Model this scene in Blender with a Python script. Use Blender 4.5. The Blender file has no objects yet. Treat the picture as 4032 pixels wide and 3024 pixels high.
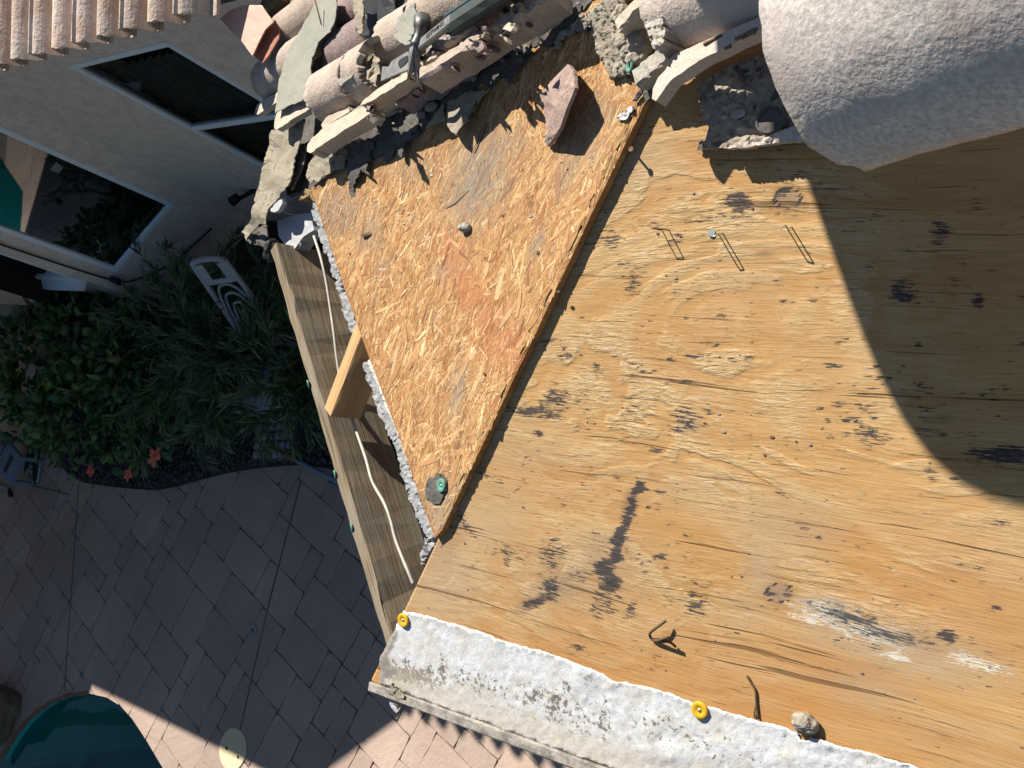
import bpy, bmesh, math, random
import numpy as np
from mathutils import Vector, Matrix
from mathutils.geometry import delaunay_2d_cdt

S = bpy.context.scene
COL = S.collection
rnd = random.Random(7)
rng = np.random.default_rng(7)

# ------------------------------------------------------------------ camera, sky, sun, exposure
# world: x east along the eave, y north up the slope, z up; patio at z = 0.  Photo measured at 4032 x 3024.
R = np.array([[0.79337, 0.072274, -0.604434], [0.197182, -0.969905, 0.142844], [-0.575919, -0.232512, -0.783744]])
FOC = 3800.0
CAM = np.array([0.0, 0.0, 4.3])
cam = bpy.data.cameras.new('camera')
cam.sensor_width = 36.0
cam.lens = 36.0 * FOC / 4032.0
cam.clip_start = 0.02
cam.clip_end = 500.0
cam_o = bpy.data.objects.new('camera', cam)
COL.objects.link(cam_o)
m3 = Matrix(((R[0, 0], -R[0, 1], -R[0, 2]), (R[1, 0], -R[1, 1], -R[1, 2]), (R[2, 0], -R[2, 1], -R[2, 2])))
cam_o.matrix_world = Matrix.Translation(Vector(CAM)) @ m3.to_4x4()
S.camera = cam_o

SUN = np.array([0.4465, -0.532, -0.719])
SUN /= np.linalg.norm(SUN)
world = bpy.data.worlds.new('World')
S.world = world
world.use_nodes = True
wn = world.node_tree
sky = wn.nodes.new('ShaderNodeTexSky')
sky.sky_type = 'NISHITA'
sky.sun_disc = False
sky.sun_elevation = math.asin(-SUN[2])
sky.sun_rotation = math.atan2(-SUN[0], -SUN[1])
sky.air_density = 1.0
sky.dust_density = 0.2
sky.ozone_density = 1.5
bg = wn.nodes['Background']
bg.inputs['Strength'].default_value = 0.056
wn.links.new(sky.outputs[0], bg.inputs['Color'])
sl = bpy.data.lights.new('sun', 'SUN')
sl.energy = 5.0
sl.angle = math.radians(0.53)
sl.color = (1.0, 0.95, 0.87)
so = bpy.data.objects.new('sun', sl)
COL.objects.link(so)
so.rotation_euler = Vector(SUN).to_track_quat('-Z', 'Y').to_euler()
so.location = (-4, 4, 9)
S.view_settings.view_transform = 'Standard'
S.view_settings.look = 'None'
S.view_settings.gamma = 1.0
S.view_settings.use_curve_mapping = False
S.view_settings.exposure = 0.8

# ------------------------------------------------------------------ geometry helpers
def nrm(v):
    v = np.asarray(v, float)
    return v / np.linalg.norm(v)
def ray(x, y):
    return R @ np.array([x - 2016.0, y - 1512.0, FOC])
class Pl:
    """a plane given by a point and a normal"""
    def __init__(s, p, n):
        s.p = np.asarray(p, float); s.n = nrm(n)
        a = np.array([1.0, 0, 0]) if abs(s.n[0]) < .9 else np.array([0, 1.0, 0])
        s.u = nrm(a - s.n * np.dot(a, s.n)); s.v = np.cross(s.n, s.u)
    def at(s, x, y, h=0.0):
        d = ray(x, y)
        return CAM + d * (np.dot(s.p + s.n * h - CAM, s.n) / np.dot(d, s.n))
    def arr(s, xy, h):
        xy = np.asarray(xy, float)
        d = np.column_stack([xy[:, 0] - 2016.0, xy[:, 1] - 1512.0, np.full(len(xy), FOC)]) @ R.T
        k = (np.dot(s.p - CAM, s.n) + h) / (d @ s.n)
        return CAM + d * k[:, None]
    def up(s, h):
        return Pl(s.p + s.n * h, s.n)
def to_px(P):
    q = (np.asarray(P, float) - CAM) @ R
    return np.column_stack([2016 + FOC * q[:, 0] / q[:, 2], 1512 + FOC * q[:, 1] / q[:, 2]])
def onz(x, y, z):
    d = ray(x, y)
    return CAM + d * ((z - CAM[2]) / d[2])

T = 0.3                                             # roof pitch, rise over run
K = np.array([-1.297, -0.349, 2.85])                # eave corner
PW = Pl(K, (0, -T, 1))                              # plywood face, facing south
HT = PW.at(2535, 410)                               # a point far up the hip
FP = np.array([-1.9203, 0.52765, 2.85])             # far end of the angled fascia
OS = Pl(K, np.cross(HT - K, FP - K))                # oriented strand board face, facing south-west
if OS.n[2] < 0: OS = Pl(K, -OS.n)
WF = Pl(FP, (-T, 0, 1))                             # west face, still tiled
GR = Pl((0, 0, 0), (0, 0, 1))
DW = nrm((-1, 0, -T))                               # down the west face
FDIR = nrm(K - FP)

def link(o):
    COL.objects.link(o); return o
def tag(o, label=None, cat=None, group=None, kind=None):
    if label: o['label'] = label
    if cat: o['category'] = cat
    if group: o['group'] = group
    if kind: o['kind'] = kind
    return o
def empty(name, loc, label=None, cat=None, group=None):
    o = link(bpy.data.objects.new(name, None))
    o.location = Vector(loc); o.empty_display_size = .05
    return tag(o, label, cat, group)
def wloc(o):
    l = Vector((0, 0, 0))
    while o is not None:
        l += o.location; o = o.parent
    return l
def mk(name, V, F, mat, parent=None, guv=None, smooth=False, attrs=None, origin=None):
    """a mesh object from world coordinates; its origin at its own centre, nothing rotated"""
    V = np.asarray(V, float)
    c = V.mean(0) if origin is None else np.asarray(origin, float)
    me = bpy.data.meshes.new(name)
    me.from_pydata((V - c).tolist(), [], F if isinstance(F, list) else F.tolist())
    me.materials.append(mat)
    if smooth:
        me.polygons.foreach_set('use_smooth', [True] * len(me.polygons))
    if guv is not None:
        a = me.attributes.new('guv', 'FLOAT_VECTOR', 'POINT')
        a.data.foreach_set('vector', np.asarray(guv, np.float32).ravel())
    for k, v in (attrs or {}).items():
        a = me.attributes.new(k, 'FLOAT_COLOR', 'POINT')
        a.data.foreach_set('color', np.asarray(v, np.float32).ravel())
    me.update()
    o = link(bpy.data.objects.new(name, me))
    if parent is not None:
        o.parent = parent
        o.location = Vector(c) - wloc(parent)
    else:
        o.location = Vector(c)
    return o

def inside(P, poly):
    P = np.asarray(P, float); poly = np.asarray(poly, float)
    x, y = P[:, 0], P[:, 1]
    r = np.zeros(len(P), bool)
    j = len(poly) - 1
    for i in range(len(poly)):
        xi, yi = poly[i]; xj, yj = poly[j]
        if yi != yj:
            c = ((yi > y) != (yj > y)) & (x < (xj - xi) * (y - yi) / (yj - yi) + xi)
            r ^= c
        j = i
    return r
def seg_dist(P, poly, closed=True):
    P = np.asarray(P, float); poly = np.asarray(poly, float)
    best = np.full(len(P), 1e9)
    n = len(poly)
    for i in range(n if closed else n - 1):
        a, b = poly[i], poly[(i + 1) % n]
        ab = b - a; L = (ab @ ab) + 1e-12
        t = np.clip(((P - a) @ ab) / L, 0, 1)
        best = np.minimum(best, np.linalg.norm(P - a - t[:, None] * ab, axis=1))
    return best
def ragged(poly, step, jag, rg):
    """cut the sides of a polygon into short pieces and shake them"""
    out = []
    n = len(poly)
    wander = 0.0
    for i in range(n):
        a = np.array(poly[i], float); b = np.array(poly[(i + 1) % n], float)
        L = np.linalg.norm(b - a); k = max(1, int(L / step))
        nn = np.array([-(b - a)[1], (b - a)[0]]) / (L + 1e-9)
        for j in range(k):
            t = (j + (rg.uniform(-.3, .3) if j else 0)) / k
            wander = wander * .6 + rg.normal(0, jag) * .7
            out.append(a + (b - a) * t + nn * (wander if j else wander * .4))
    return np.array(out)
def cdt(poly, step, rg, holes=()):
    lo, hi = poly.min(0), poly.max(0)
    gx, gy = np.meshgrid(np.arange(lo[0], hi[0], step), np.arange(lo[1], hi[1], step))
    P = np.column_stack([gx.ravel(), gy.ravel()]) + rg.uniform(-.3, .3, (gx.size, 2)) * step
    P = P[inside(P, poly)]
    if len(P): P = P[seg_dist(P, poly) > step * .35]
    for h in holes:
        P = P[~inside(P, h)]
    verts = [Vector(p) for p in poly] + [Vector(p) for p in P]
    faces = [list(range(len(poly)))]
    r = delaunay_2d_cdt(verts, [], faces, 1, 1e-7)
    return np.array([[v.x, v.y] for v in r[0]]), [list(f) for f in r[2]]
def thicken(top, faces, off):
    """close a sheet: lower side and edges"""
    n = len(top)
    V = np.vstack([top, top + off])
    cnt = {}
    for f in faces:
        for i in range(len(f)):
            a, b = f[i], f[(i + 1) % len(f)]
            cnt[(a, b)] = cnt.get((a, b), 0) + 1
    F = [list(f) for f in faces] + [[i + n for i in reversed(f)] for f in faces]
    for (a, b) in cnt:
        if (b, a) not in cnt:
            F.append([a, a + n, b + n, b])
    return V, F
def idw(anchors):
    A = np.array(anchors, float)
    def f(x, y):
        d = (x[:, None] - A[None, :, 0]) ** 2 + (y[:, None] - A[None, :, 1]) ** 2 + 25.0
        w = 1 / d ** 1.3
        return (w * A[None, :, 2]).sum(1) / w.sum(1)
    return f
def sheet(name, poly, plane, mat, parent=None, h=0.0, thick=.003, step=30, jag=3, rough=0.0, seed=1, edge=None, smooth=False, gdir=None):
    """a thin sheet: outline in photo pixels laid on a plane at height h above it"""
    rg = np.random.default_rng(seed)
    pl = ragged(poly, edge or step * .6, jag, rg)
    P, F = cdt(pl, step, rg)
    hh = h(P[:, 0], P[:, 1]) if callable(h) else np.full(len(P), float(h))
    if rough: hh = hh + rg.normal(0, rough, len(P))
    top = plane.arr(P, hh)
    # orient up
    f0 = F[0]; nn = np.cross(top[f0[1]] - top[f0[0]], top[f0[2]] - top[f0[0]])
    if np.dot(nn, plane.n) < 0: F = [list(reversed(f)) for f in F]
    V, F2 = thicken(top, F, -plane.n * thick)
    u = nrm(gdir) if gdir is not None else plane.u
    v = np.cross(plane.n, u)
    g = np.column_stack([V @ u, V @ v, V @ plane.n])
    return mk(name, V, F2, mat, parent, guv=g, smooth=smooth)
def beam(name, a, b, w, d, up, mat, parent=None, ch=.0025, seg=1, wob=0.0, seed=0, taper=1.0):
    """a board: a and b run along the middle of its upper side; w across, d down"""
    a = np.asarray(a, float); b = np.asarray(b, float)
    ax = nrm(b - a); up = nrm(np.asarray(up, float) - ax * np.dot(up, ax)); sd = np.cross(ax, up)
    hw = w / 2
    prof = [(-hw + ch, 0), (hw - ch, 0), (hw, -ch), (hw, -d + ch), (hw - ch, -d), (-hw + ch, -d), (-hw, -d + ch), (-hw, -ch)]
    rg = np.random.default_rng(seed)
    V = []; G = []
    for i in range(seg + 1):
        t = i / seg
        c = a + (b - a) * t
        k = 1 + (taper - 1) * t
        for (x, y) in prof:
            jx, jy = (rg.normal(0, wob, 2) if wob else (0, 0))
            V.append(c + sd * (x * k + jx) + up * (y * k + jy))
    n = len(prof)
    F = []
    for i in range(seg):
        for j in range(n):
            F.append([i * n + j, i * n + (j + 1) % n, (i + 1) * n + (j + 1) % n, (i + 1) * n + j])
    F.append(list(range(n))[::-1]); F.append([seg * n + j for j in range(n)])
    V = np.array(V)
    # outward normals
    f = F[0]; nn = np.cross(V[f[1]] - V[f[0]], V[f[2]] - V[f[0]])
    if np.dot(nn, V[f[0]] - V.mean(0)) < 0 and np.dot(nn, up) < 0: F = [list(reversed(q)) for q in F]
    g = np.column_stack([V @ ax, V @ sd + V @ up * .7, V @ up])
    return mk(name, V, F, mat, parent, guv=g)
def tube(name, pts, r, mat, parent=None, n=8, cap=True):
    P = [np.asarray(p, float) for p in pts]
    rr = r if hasattr(r, '__len__') else [r] * len(P)
    V = []; F = []
    prev = None
    for i, p in enumerate(P):
        t = nrm((P[min(i + 1, len(P) - 1)] - P[max(i - 1, 0)]))
        if prev is None:
            a = np.array([0, 0, 1.0]) if abs(t[2]) < .9 else np.array([1.0, 0, 0])
        else: a = prev
        x = nrm(a - t * np.dot(a, t)); prev = x
        y = np.cross(t, x)
        for j in range(n):
            th = 2 * math.pi * j / n
            V.append(p + (x * math.cos(th) + y * math.sin(th)) * rr[i])
    for i in range(len(P) - 1):
        for j in range(n):
            F.append([i * n + j, i * n + (j + 1) % n, (i + 1) * n + (j + 1) % n, (i + 1) * n + j])
    if cap:
        F.append(list(range(n))[::-1]); F.append([(len(P) - 1) * n + j for j in range(n)])
    return mk(name, V, F, mat, parent, smooth=True)
def spline(pts, k=6):
    P = [np.asarray(p, float) for p in pts]
    out = []
    for i in range(len(P) - 1):
        p0 = P[max(i - 1, 0)]; p1 = P[i]; p2 = P[i + 1]; p3 = P[min(i + 2, len(P) - 1)]
        for j in range(k):
            t = j / k
            out.append(.5 * ((2 * p1) + (p2 - p0) * t + (2 * p0 - 5 * p1 + 4 * p2 - p3) * t * t + (3 * p1 - p0 - 3 * p2 + p3) * t ** 3))
    out.append(P[-1])
    return out
def vnoise(P, scale, seed):
    """cheap smooth value noise on 3D points"""
    P = np.asarray(P, float) * scale
    i = np.floor(P).astype(np.int64); f = P - i; f = f * f * (3 - 2 * f)
    def hsh(a):
        h = (a[:, 0] * 374761393 + a[:, 1] * 668265263 + a[:, 2] * 2147483647 + seed * 1274126177) & 0xffffffff
        h = ((h ^ (h >> 13)) * 1274126177) & 0xffffffff
        return ((h ^ (h >> 16)) & 0xffff) / 65535.0
    r = 0
    for dx in (0, 1):
        for dy in (0, 1):
            for dz in (0, 1):
                w = (f[:, 0] if dx else 1 - f[:, 0]) * (f[:, 1] if dy else 1 - f[:, 1]) * (f[:, 2] if dz else 1 - f[:, 2])
                r = r + w * hsh(i + np.array([dx, dy, dz]))
    return r
def rock(name, c, size, mat, parent=None, seed=0, sub=3, rough=.35, axes=None):
    bm = bmesh.new()
    bmesh.ops.create_icosphere(bm, subdivisions=sub, radius=1.0)
    V = np.array([v.co[:] for v in bm.verts]); F = [[v.index for v in f.verts] for f in bm.faces]
    bm.free()
    n1 = vnoise(V + seed * 3.1, 1.3, seed) - .5
    n2 = vnoise(V + seed * 1.7, 4.0, seed + 5) - .5
    V = V * (1 + rough * 1.3 * n1 + rough * .5 * n2)[:, None]
    V = np.sign(V) * np.abs(V) ** .8
    V = V * np.asarray(size, float) / 2
    if axes is not None: V = V @ np.asarray(axes, float)
    return mk(name, V + np.asarray(c, float), F, mat, parent)

# ------------------------------------------------------------------ materials
class NM:
    def __init__(s, name, rough=.8, spec=.3):
        s.m = bpy.data.materials.new(name); s.m.use_nodes = True
        s.t = s.m.node_tree; s.b = s.t.nodes['Principled BSDF']
        s.b.inputs['Roughness'].default_value = rough
        s.b.inputs['Specular IOR Level'].default_value = spec
    def n(s, typ, **kw):
        x = s.t.nodes.new('ShaderNode' + typ)
        for k, v in kw.items():
            if k.startswith('i_'):
                key = k[2:]
                key = int(key) if key.isdigit() else key.replace('_', ' ')
                s.set(x.inputs[key], v)
            else: setattr(x, k, v)
        return x
    def set(s, sock, v):
        if isinstance(v, bpy.types.NodeSocket): s.t.links.new(v, sock)
        elif isinstance(v, bpy.types.Node): s.t.links.new(v.outputs[0], sock)
        else: sock.default_value = v
    def coords(s, attr=None):
        if attr: return s.n('Attribute', attribute_name=attr).outputs['Vector']
        return s.n('TexCoord').outputs['Object']
    def scale(s, vec, sc, loc=(0, 0, 0)):
        mp = s.n('Mapping'); s.set(mp.inputs['Vector'], vec); mp.inputs['Scale'].default_value = sc; mp.inputs['Location'].default_value = loc
        return mp.outputs[0]
    def noise(s, vec, scale=1.0, detail=4.0, rough=.55, dist=0.0):
        x = s.n('TexNoise'); s.set(x.inputs['Vector'], vec)
        x.inputs['Scale'].default_value = scale; x.inputs['Detail'].default_value = detail
        x.inputs['Roughness'].default_value = rough; x.inputs['Distortion'].default_value = dist
        return x.outputs['Fac']
    def vor(s, vec, scale, feature='F1', out='Distance'):
        x = s.n('TexVoronoi', feature=feature); s.set(x.inputs['Vector'], vec); x.inputs['Scale'].default_value = scale
        return x.outputs[out]
    def math(s, op, a, b=0.0, c=None, clamp=False):
        x = s.n('Math', operation=op); x.use_clamp = clamp
        s.set(x.inputs[0], a); s.set(x.inputs[1], b)
        if c is not None: s.set(x.inputs[2], c)
        return x.outputs[0]
    def ss(s, v, lo, hi):
        x = s.n('MapRange', interpolation_type='SMOOTHSTEP'); s.set(x.inputs[0], v)
        x.inputs[1].default_value = lo; x.inputs[2].default_value = hi
        return x.outputs[0]
    def ramp(s, v, stops):
        x = s.n('ValToRGB'); s.set(x.inputs[0], v)
        e = x.color_ramp.elements
        while len(e) < len(stops): e.new(.5)
        for i, (p, c) in enumerate(stops):
            e[i].position = p; e[i].color = (*c, 1) if len(c) == 3 else c
        return x.outputs[0]
    def mix(s, f, a, b, blend='MIX'):
        x = s.n('Mix', data_type='RGBA', blend_type=blend)
        s.set(x.inputs[0], f)
        for sock, v in ((x.inputs[6], a), (x.inputs[7], b)):
            if isinstance(v, tuple) and len(v) == 3: v = (*v, 1)
            s.set(sock, v)
        return x.outputs[2]
    def col(s, c):
        if isinstance(c, tuple) and len(c) == 3: c = (*c, 1)
        s.set(s.b.inputs['Base Color'], c); return s
    def bump(s, h, dist=.002, strength=1.0, prev=None):
        x = s.n('Bump'); s.set(x.inputs['Height'], h); x.inputs['Distance'].default_value = dist
        x.inputs['Strength'].default_value = strength
        if prev is not None: s.set(x.inputs['Normal'], prev)
        s.t.links.new(x.outputs[0], s.b.inputs['Normal'])
        return x.outputs[0]

def wood(name, dark, mid, light, along=4, across=70, bump=.0012, grey=None, rough=.85):
    m = NM(name, rough, .2)
    g = m.coords('guv')
    f = m.noise(m.scale(g, (along * 2, across * 3, 40)), 1, 5, .6)
    b = m.noise(m.scale(g, (along * .5, across * .35, 8)), 1, 3, .5, .6)
    k = m.math('ADD', m.math('MULTIPLY', f, .55), m.math('MULTIPLY', b, .45))
    c = m.ramp(k, [(.30, dark), (.5, mid), (.68, light)])
    cr = m.ss(m.noise(m.scale(g, (along, across * 2.2, 10), (3, 7, 1)), 1, 3, .5), .66, .72)
    c = m.mix(m.math('MULTIPLY', cr, .6), c, tuple(x * .35 for x in dark))
    if grey:
        w = m.ss(m.noise(m.scale(g, (5, 12, 5), (5, 2, 0)), 1, 4, .6), .45, .65)
        c = m.mix(m.math('MULTIPLY', w, .6), c, grey)
    m.col(c); m.bump(m.math('SUBTRACT', f, cr), bump, .9)
    return m.m
def grain(name, base, var=.25, scale=220, bump=.0012, rough=.9, tint=None, blotch=8, rand=0.0, speck=None, spec=.2, blot_amt=.35):
    """sandy matt surfaces: clay, concrete, felt, mortar, stucco"""
    m = NM(name, rough, spec)
    o = m.coords()
    if rand:
        oi = m.n('ObjectInfo')
        off = m.n('VectorMath', operation='SCALE'); m.set(off.inputs[0], o)
        add = m.n('VectorMath', operation='ADD'); m.set(add.inputs[0], o); m.set(add.inputs[1], oi.outputs['Random'])
        o = add.outputs[0]
    f = m.noise(o, scale, 3, .6)
    b = m.noise(o, blotch, 5, .6)
    lo = tuple(x * (1 - var) for x in base); hi = tuple(min(1, x * (1 + var * .7)) for x in base)
    c = m.ramp(f, [(.3, lo), (.7, hi)])
    if tint: c = m.mix(m.math('MULTIPLY', m.ss(b, .42, .62), blot_amt * 1.6, clamp=True), c, tint)
    if rand:
        rr = m.ramp(oi.outputs['Random'], [(0, (1 - rand, 1 - rand * 1.15, 1 - rand * 1.3)), (.5, (1, 1, 1)), (1, (1 + rand * .4, 1 + rand * .3, 1 + rand * .3))])
        c = m.mix(1.0, c, rr, 'MULTIPLY')
    if speck:
        sp = m.ss(m.noise(o, scale * .32, 2, .5), .66, .7)
        c = m.mix(sp, c, speck)
    m.col(c)
    h = m.math('ADD', f, m.math('MULTIPLY', m.noise(o, scale * .3, 3, .6), 1.4))
    m.bump(h, bump, 1.0)
    return m.m
def plain(name, c, rough=.6, spec=.4, metal=0.0, var=0.12, scale=30, bump=0.0):
    m = NM(name, rough, spec)
    m.b.inputs['Metallic'].default_value = metal
    o = m.coords()
    f = m.noise(o, scale, 4, .6)
    m.col(m.ramp(f, [(.3, tuple(x * (1 - var) for x in c)), (.7, tuple(min(1, x * (1 + var)) for x in c))]))
    m.set(m.b.inputs['Roughness'], m.math('ADD', rough - .08, m.math('MULTIPLY', f, .16)))
    if bump: m.bump(m.noise(o, scale * 6, 3, .6), bump)
    return m.m

M = {}
M['osb_base'] = wood('osb core', (.17, .075, .028), (.30, .15, .055), (.40, .22, .085), 12, 30)
M['osb_edge'] = wood('osb edge', (.20, .11, .04), (.36, .22, .09), (.5, .34, .15), 30, 90)
M['fascia'] = wood('weathered fascia', (.12, .09, .055), (.215, .165, .105), (.31, .25, .165), 3, 60, .0018, grey=(.24, .205, .155))
M['lumber'] = wood('new lumber', (.36, .20, .085), (.52, .31, .14), (.62, .40, .20), 3, 45, .0008)
M['old_wood'] = wood('old split wood', (.10, .07, .035), (.22, .15, .07), (.36, .26, .13), 6, 60, .002)
M['trim_wood'] = wood('painted eave trim', (.30, .25, .17), (.42, .36, .26), (.55, .5, .4), 3, 40, .001, grey=(.36, .33, .27))
M['drip'] = grain('dirty drip edge', (.34, .31, .26), .3, 120, .0012, .85, tint=(.14, .12, .1), blotch=28, blot_amt=.5)
M['white_paint'] = grain('chipped white paint', (.42, .43, .44), .18, 160, .0008, .7, tint=(.42, .38, .33), blotch=40, blot_amt=.3)
M['stucco'] = grain('stucco wall', (.82, .68, .58), .16, 60, .004, .95, tint=(.66, .53, .45), blotch=11, blot_amt=.4)
M['stucco_break'] = grain('broken stucco edge', (.32, .32, .31), .3, 170, .0016, .95, tint=(.2, .2, .195), blotch=40, blot_amt=.4)
M['plaster_white'] = grain('white plaster lip', (.52, .50, .45), .2, 140, .002, .9, tint=(.5, .42, .32), blotch=40)
M['felt'] = grain('old roofing felt', (.30, .26, .19), .25, 150, .0015, .95, tint=(.2, .17, .125), blotch=18, speck=(.07, .06, .05))
M['felt_smooth'] = grain('grey felt flap', (.255, .25, .205), .14, 130, .0008, .9, tint=(.30, .28, .22), blotch=9)
M['felt_dark'] = grain('dirt covered felt', (.12, .11, .095), .3, 110, .002, .95, tint=(.06, .057, .053), blotch=14, speck=(.05, .045, .04))
M['tile'] = grain('sanded clay tile', (.47, .38, .305), .22, 190, .0016, .92, tint=(.34, .275, .225), blotch=16, rand=.12, blot_amt=.45)
M['tile_pale'] = grain('pale sanded tile', (.52, .44, .37), .16, 190, .0016, .92, tint=(.50, .38, .31), blotch=9, rand=.08)
M['tile_cap'] = grain('large cap tile', (.49, .435, .39), .32, 240, .0009, .9, tint=(.40, .335, .295), blotch=9, blot_amt=.6)
M['tile_lip'] = grain('bare clay edge', (.50, .42, .32), .16, 220, .0014, .9, tint=(.38, .31, .24), blotch=24)
M['tile_purple'] = grain('purple tile and shade tone', (.27, .205, .185), .3, 190, .0018, .9, tint=(.2, .13, .13), blotch=30)  # brown clay tone that also stands in for shade on some tiles
M['tile_brown'] = grain('brown tile fragment', (.34, .245, .20), .3, 190, .0016, .9, tint=(.22, .155, .135), blotch=26)
M['tile_far'] = grain('far roof tile', (.58, .48, .395), .2, 110, .0028, .92, tint=(.47, .30, .22), blotch=7, rand=.3)
M['mortar'] = grain('crumbled mortar', (.34, .295, .225), .4, 120, .004, .95, tint=(.19, .165, .13), blotch=30, blot_amt=.45, speck=(.09, .08, .07))
M['mortar_pale'] = grain('pale mortar block', (.40, .36, .30), .22, 150, .0025, .95, tint=(.3, .26, .22), blotch=25)
M['salmon'] = plain('salmon valley metal', (.60, .33, .24), .5, .4, 0, .06, 12)
M['rust'] = plain('shaded valley metal', (.36, .13, .07), .6, .3, 0, .12, 14)  # shaded side of the valley metal, put into the colour
M['steel'] = plain('worn steel', (.19, .182, .17), .5, .5, .35, .3, 60, .0003)
M['steel_dark'] = plain('dark tool steel', (.13, .125, .115), .48, .5, .8, .35, 50)
M['nail'] = plain('galvanised nail', (.45, .44, .42), .45, .5, .9, .2, 90)
M['rusty'] = plain('rusty nail', (.16, .09, .06), .8, .3, .3, .35, 90)
M['grip'] = plain('grey green rubber grip', (.062, .072, .062), .75, .15, 0, .2, 40)
M['grip_blue'] = plain('blue green grip side', (.045, .075, .08), .45, .4, 0, .25, 30)
M['ink'] = plain('dark stamped lettering', (.02, .018, .018), .6, .3)
M['yellow'] = plain('yellow plastic cap', (.60, .34, .015), .65, .3, 0, .15, 120)
M['green'] = plain('green plastic cap', (.09, .24, .17), .7, .4, 0, .25, 90)
M['cable'] = plain('off white cable', (.46, .42, .35), .55, .4, 0, .12, 60)
M['white_frame'] = plain('white window frame', (.82, .86, .90), .4, .4, 0, .05, 10)
M['plastic_white'] = plain('white garden plastic', (.40, .40, .42), .45, .4, 0, .1, 20)
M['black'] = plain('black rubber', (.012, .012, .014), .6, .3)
M['dark_pipe'] = plain('dark hose', (.035, .038, .042), .6, .3)
M['curtain'] = plain('green curtain', (.03, .16, .07), .8, .2)
M['post'] = wood('tan painted post', (.50, .32, .13), (.62, .42, .18), (.70, .50, .25), 3, 20)
M['card'] = plain('white card', (.7, .75, .75), .7, .2)
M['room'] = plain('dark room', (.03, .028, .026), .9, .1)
M['blind'] = plain('grey blind', (.11, .11, .12), .8, .2)
M['bark'] = plain('green brown stem', (.08, .075, .035), .8, .2)
M['soil'] = grain('dark bark mulch', (.05, .042, .036), .5, 60, .01, .95, tint=(.1, .085, .07), blotch=40)
M['pebble'] = grain('dark pebble', (.085, .08, .078), .3, 60, .002, .8, rand=.5)
M['flower'] = plain('coral hibiscus petal', (.80, .17, .10), .6, .3, 0, .15, 60)
M['lilac'] = plain('pale lilac petal', (.55, .45, .62), .6, .3)
M['dry_leaf'] = plain('dry pale leaf', (.34, .26, .2), .8, .2)
M['stool'] = plain('grey blue step', (.16, .21, .30), .6, .3, 0, .1, 15)
M['stool_pad'] = plain('dark pad', (.05, .045, .04), .8, .2)
M['shoe'] = plain('black shoe', (.015, .02, .025), .6, .3)
M['shoe_trim'] = plain('pale shoe trim', (.35, .40, .40), .6, .3)
M['pole_blue'] = plain('blue white pole', (.34, .45, .66), .35, .5, .2, .08, 20)
M['added_hedge'] = plain('dense hedge', (.035, .07, .03), .9, .2, 0, .4, 8)
M['concrete'] = grain('grey concrete', (.34, .33, .32), .2, 80, .002, .9, tint=(.26, .25, .25), blotch=10)
M['skimmer'] = plain('cream plastic lid', (.66, .54, .33), .6, .3, 0, .06, 20)
M['boulder'] = grain('brown boulder', (.20, .15, .11), .4, 16, .02, .95, tint=(.09, .07, .06), blotch=4, blot_amt=.5)
M['coping'] = grain('brown pool edge', (.25, .13, .09), .3, 60, .003, .9, tint=(.16, .1, .08), blotch=12)
M['stick'] = wood('dark splinter', (.05, .032, .02), (.12, .08, .045), (.3, .2, .1), 20, 200, .0006)
M['feather'] = plain('grey white feather', (.55, .53, .52), .8, .2, 0, .25, 90)

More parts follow.
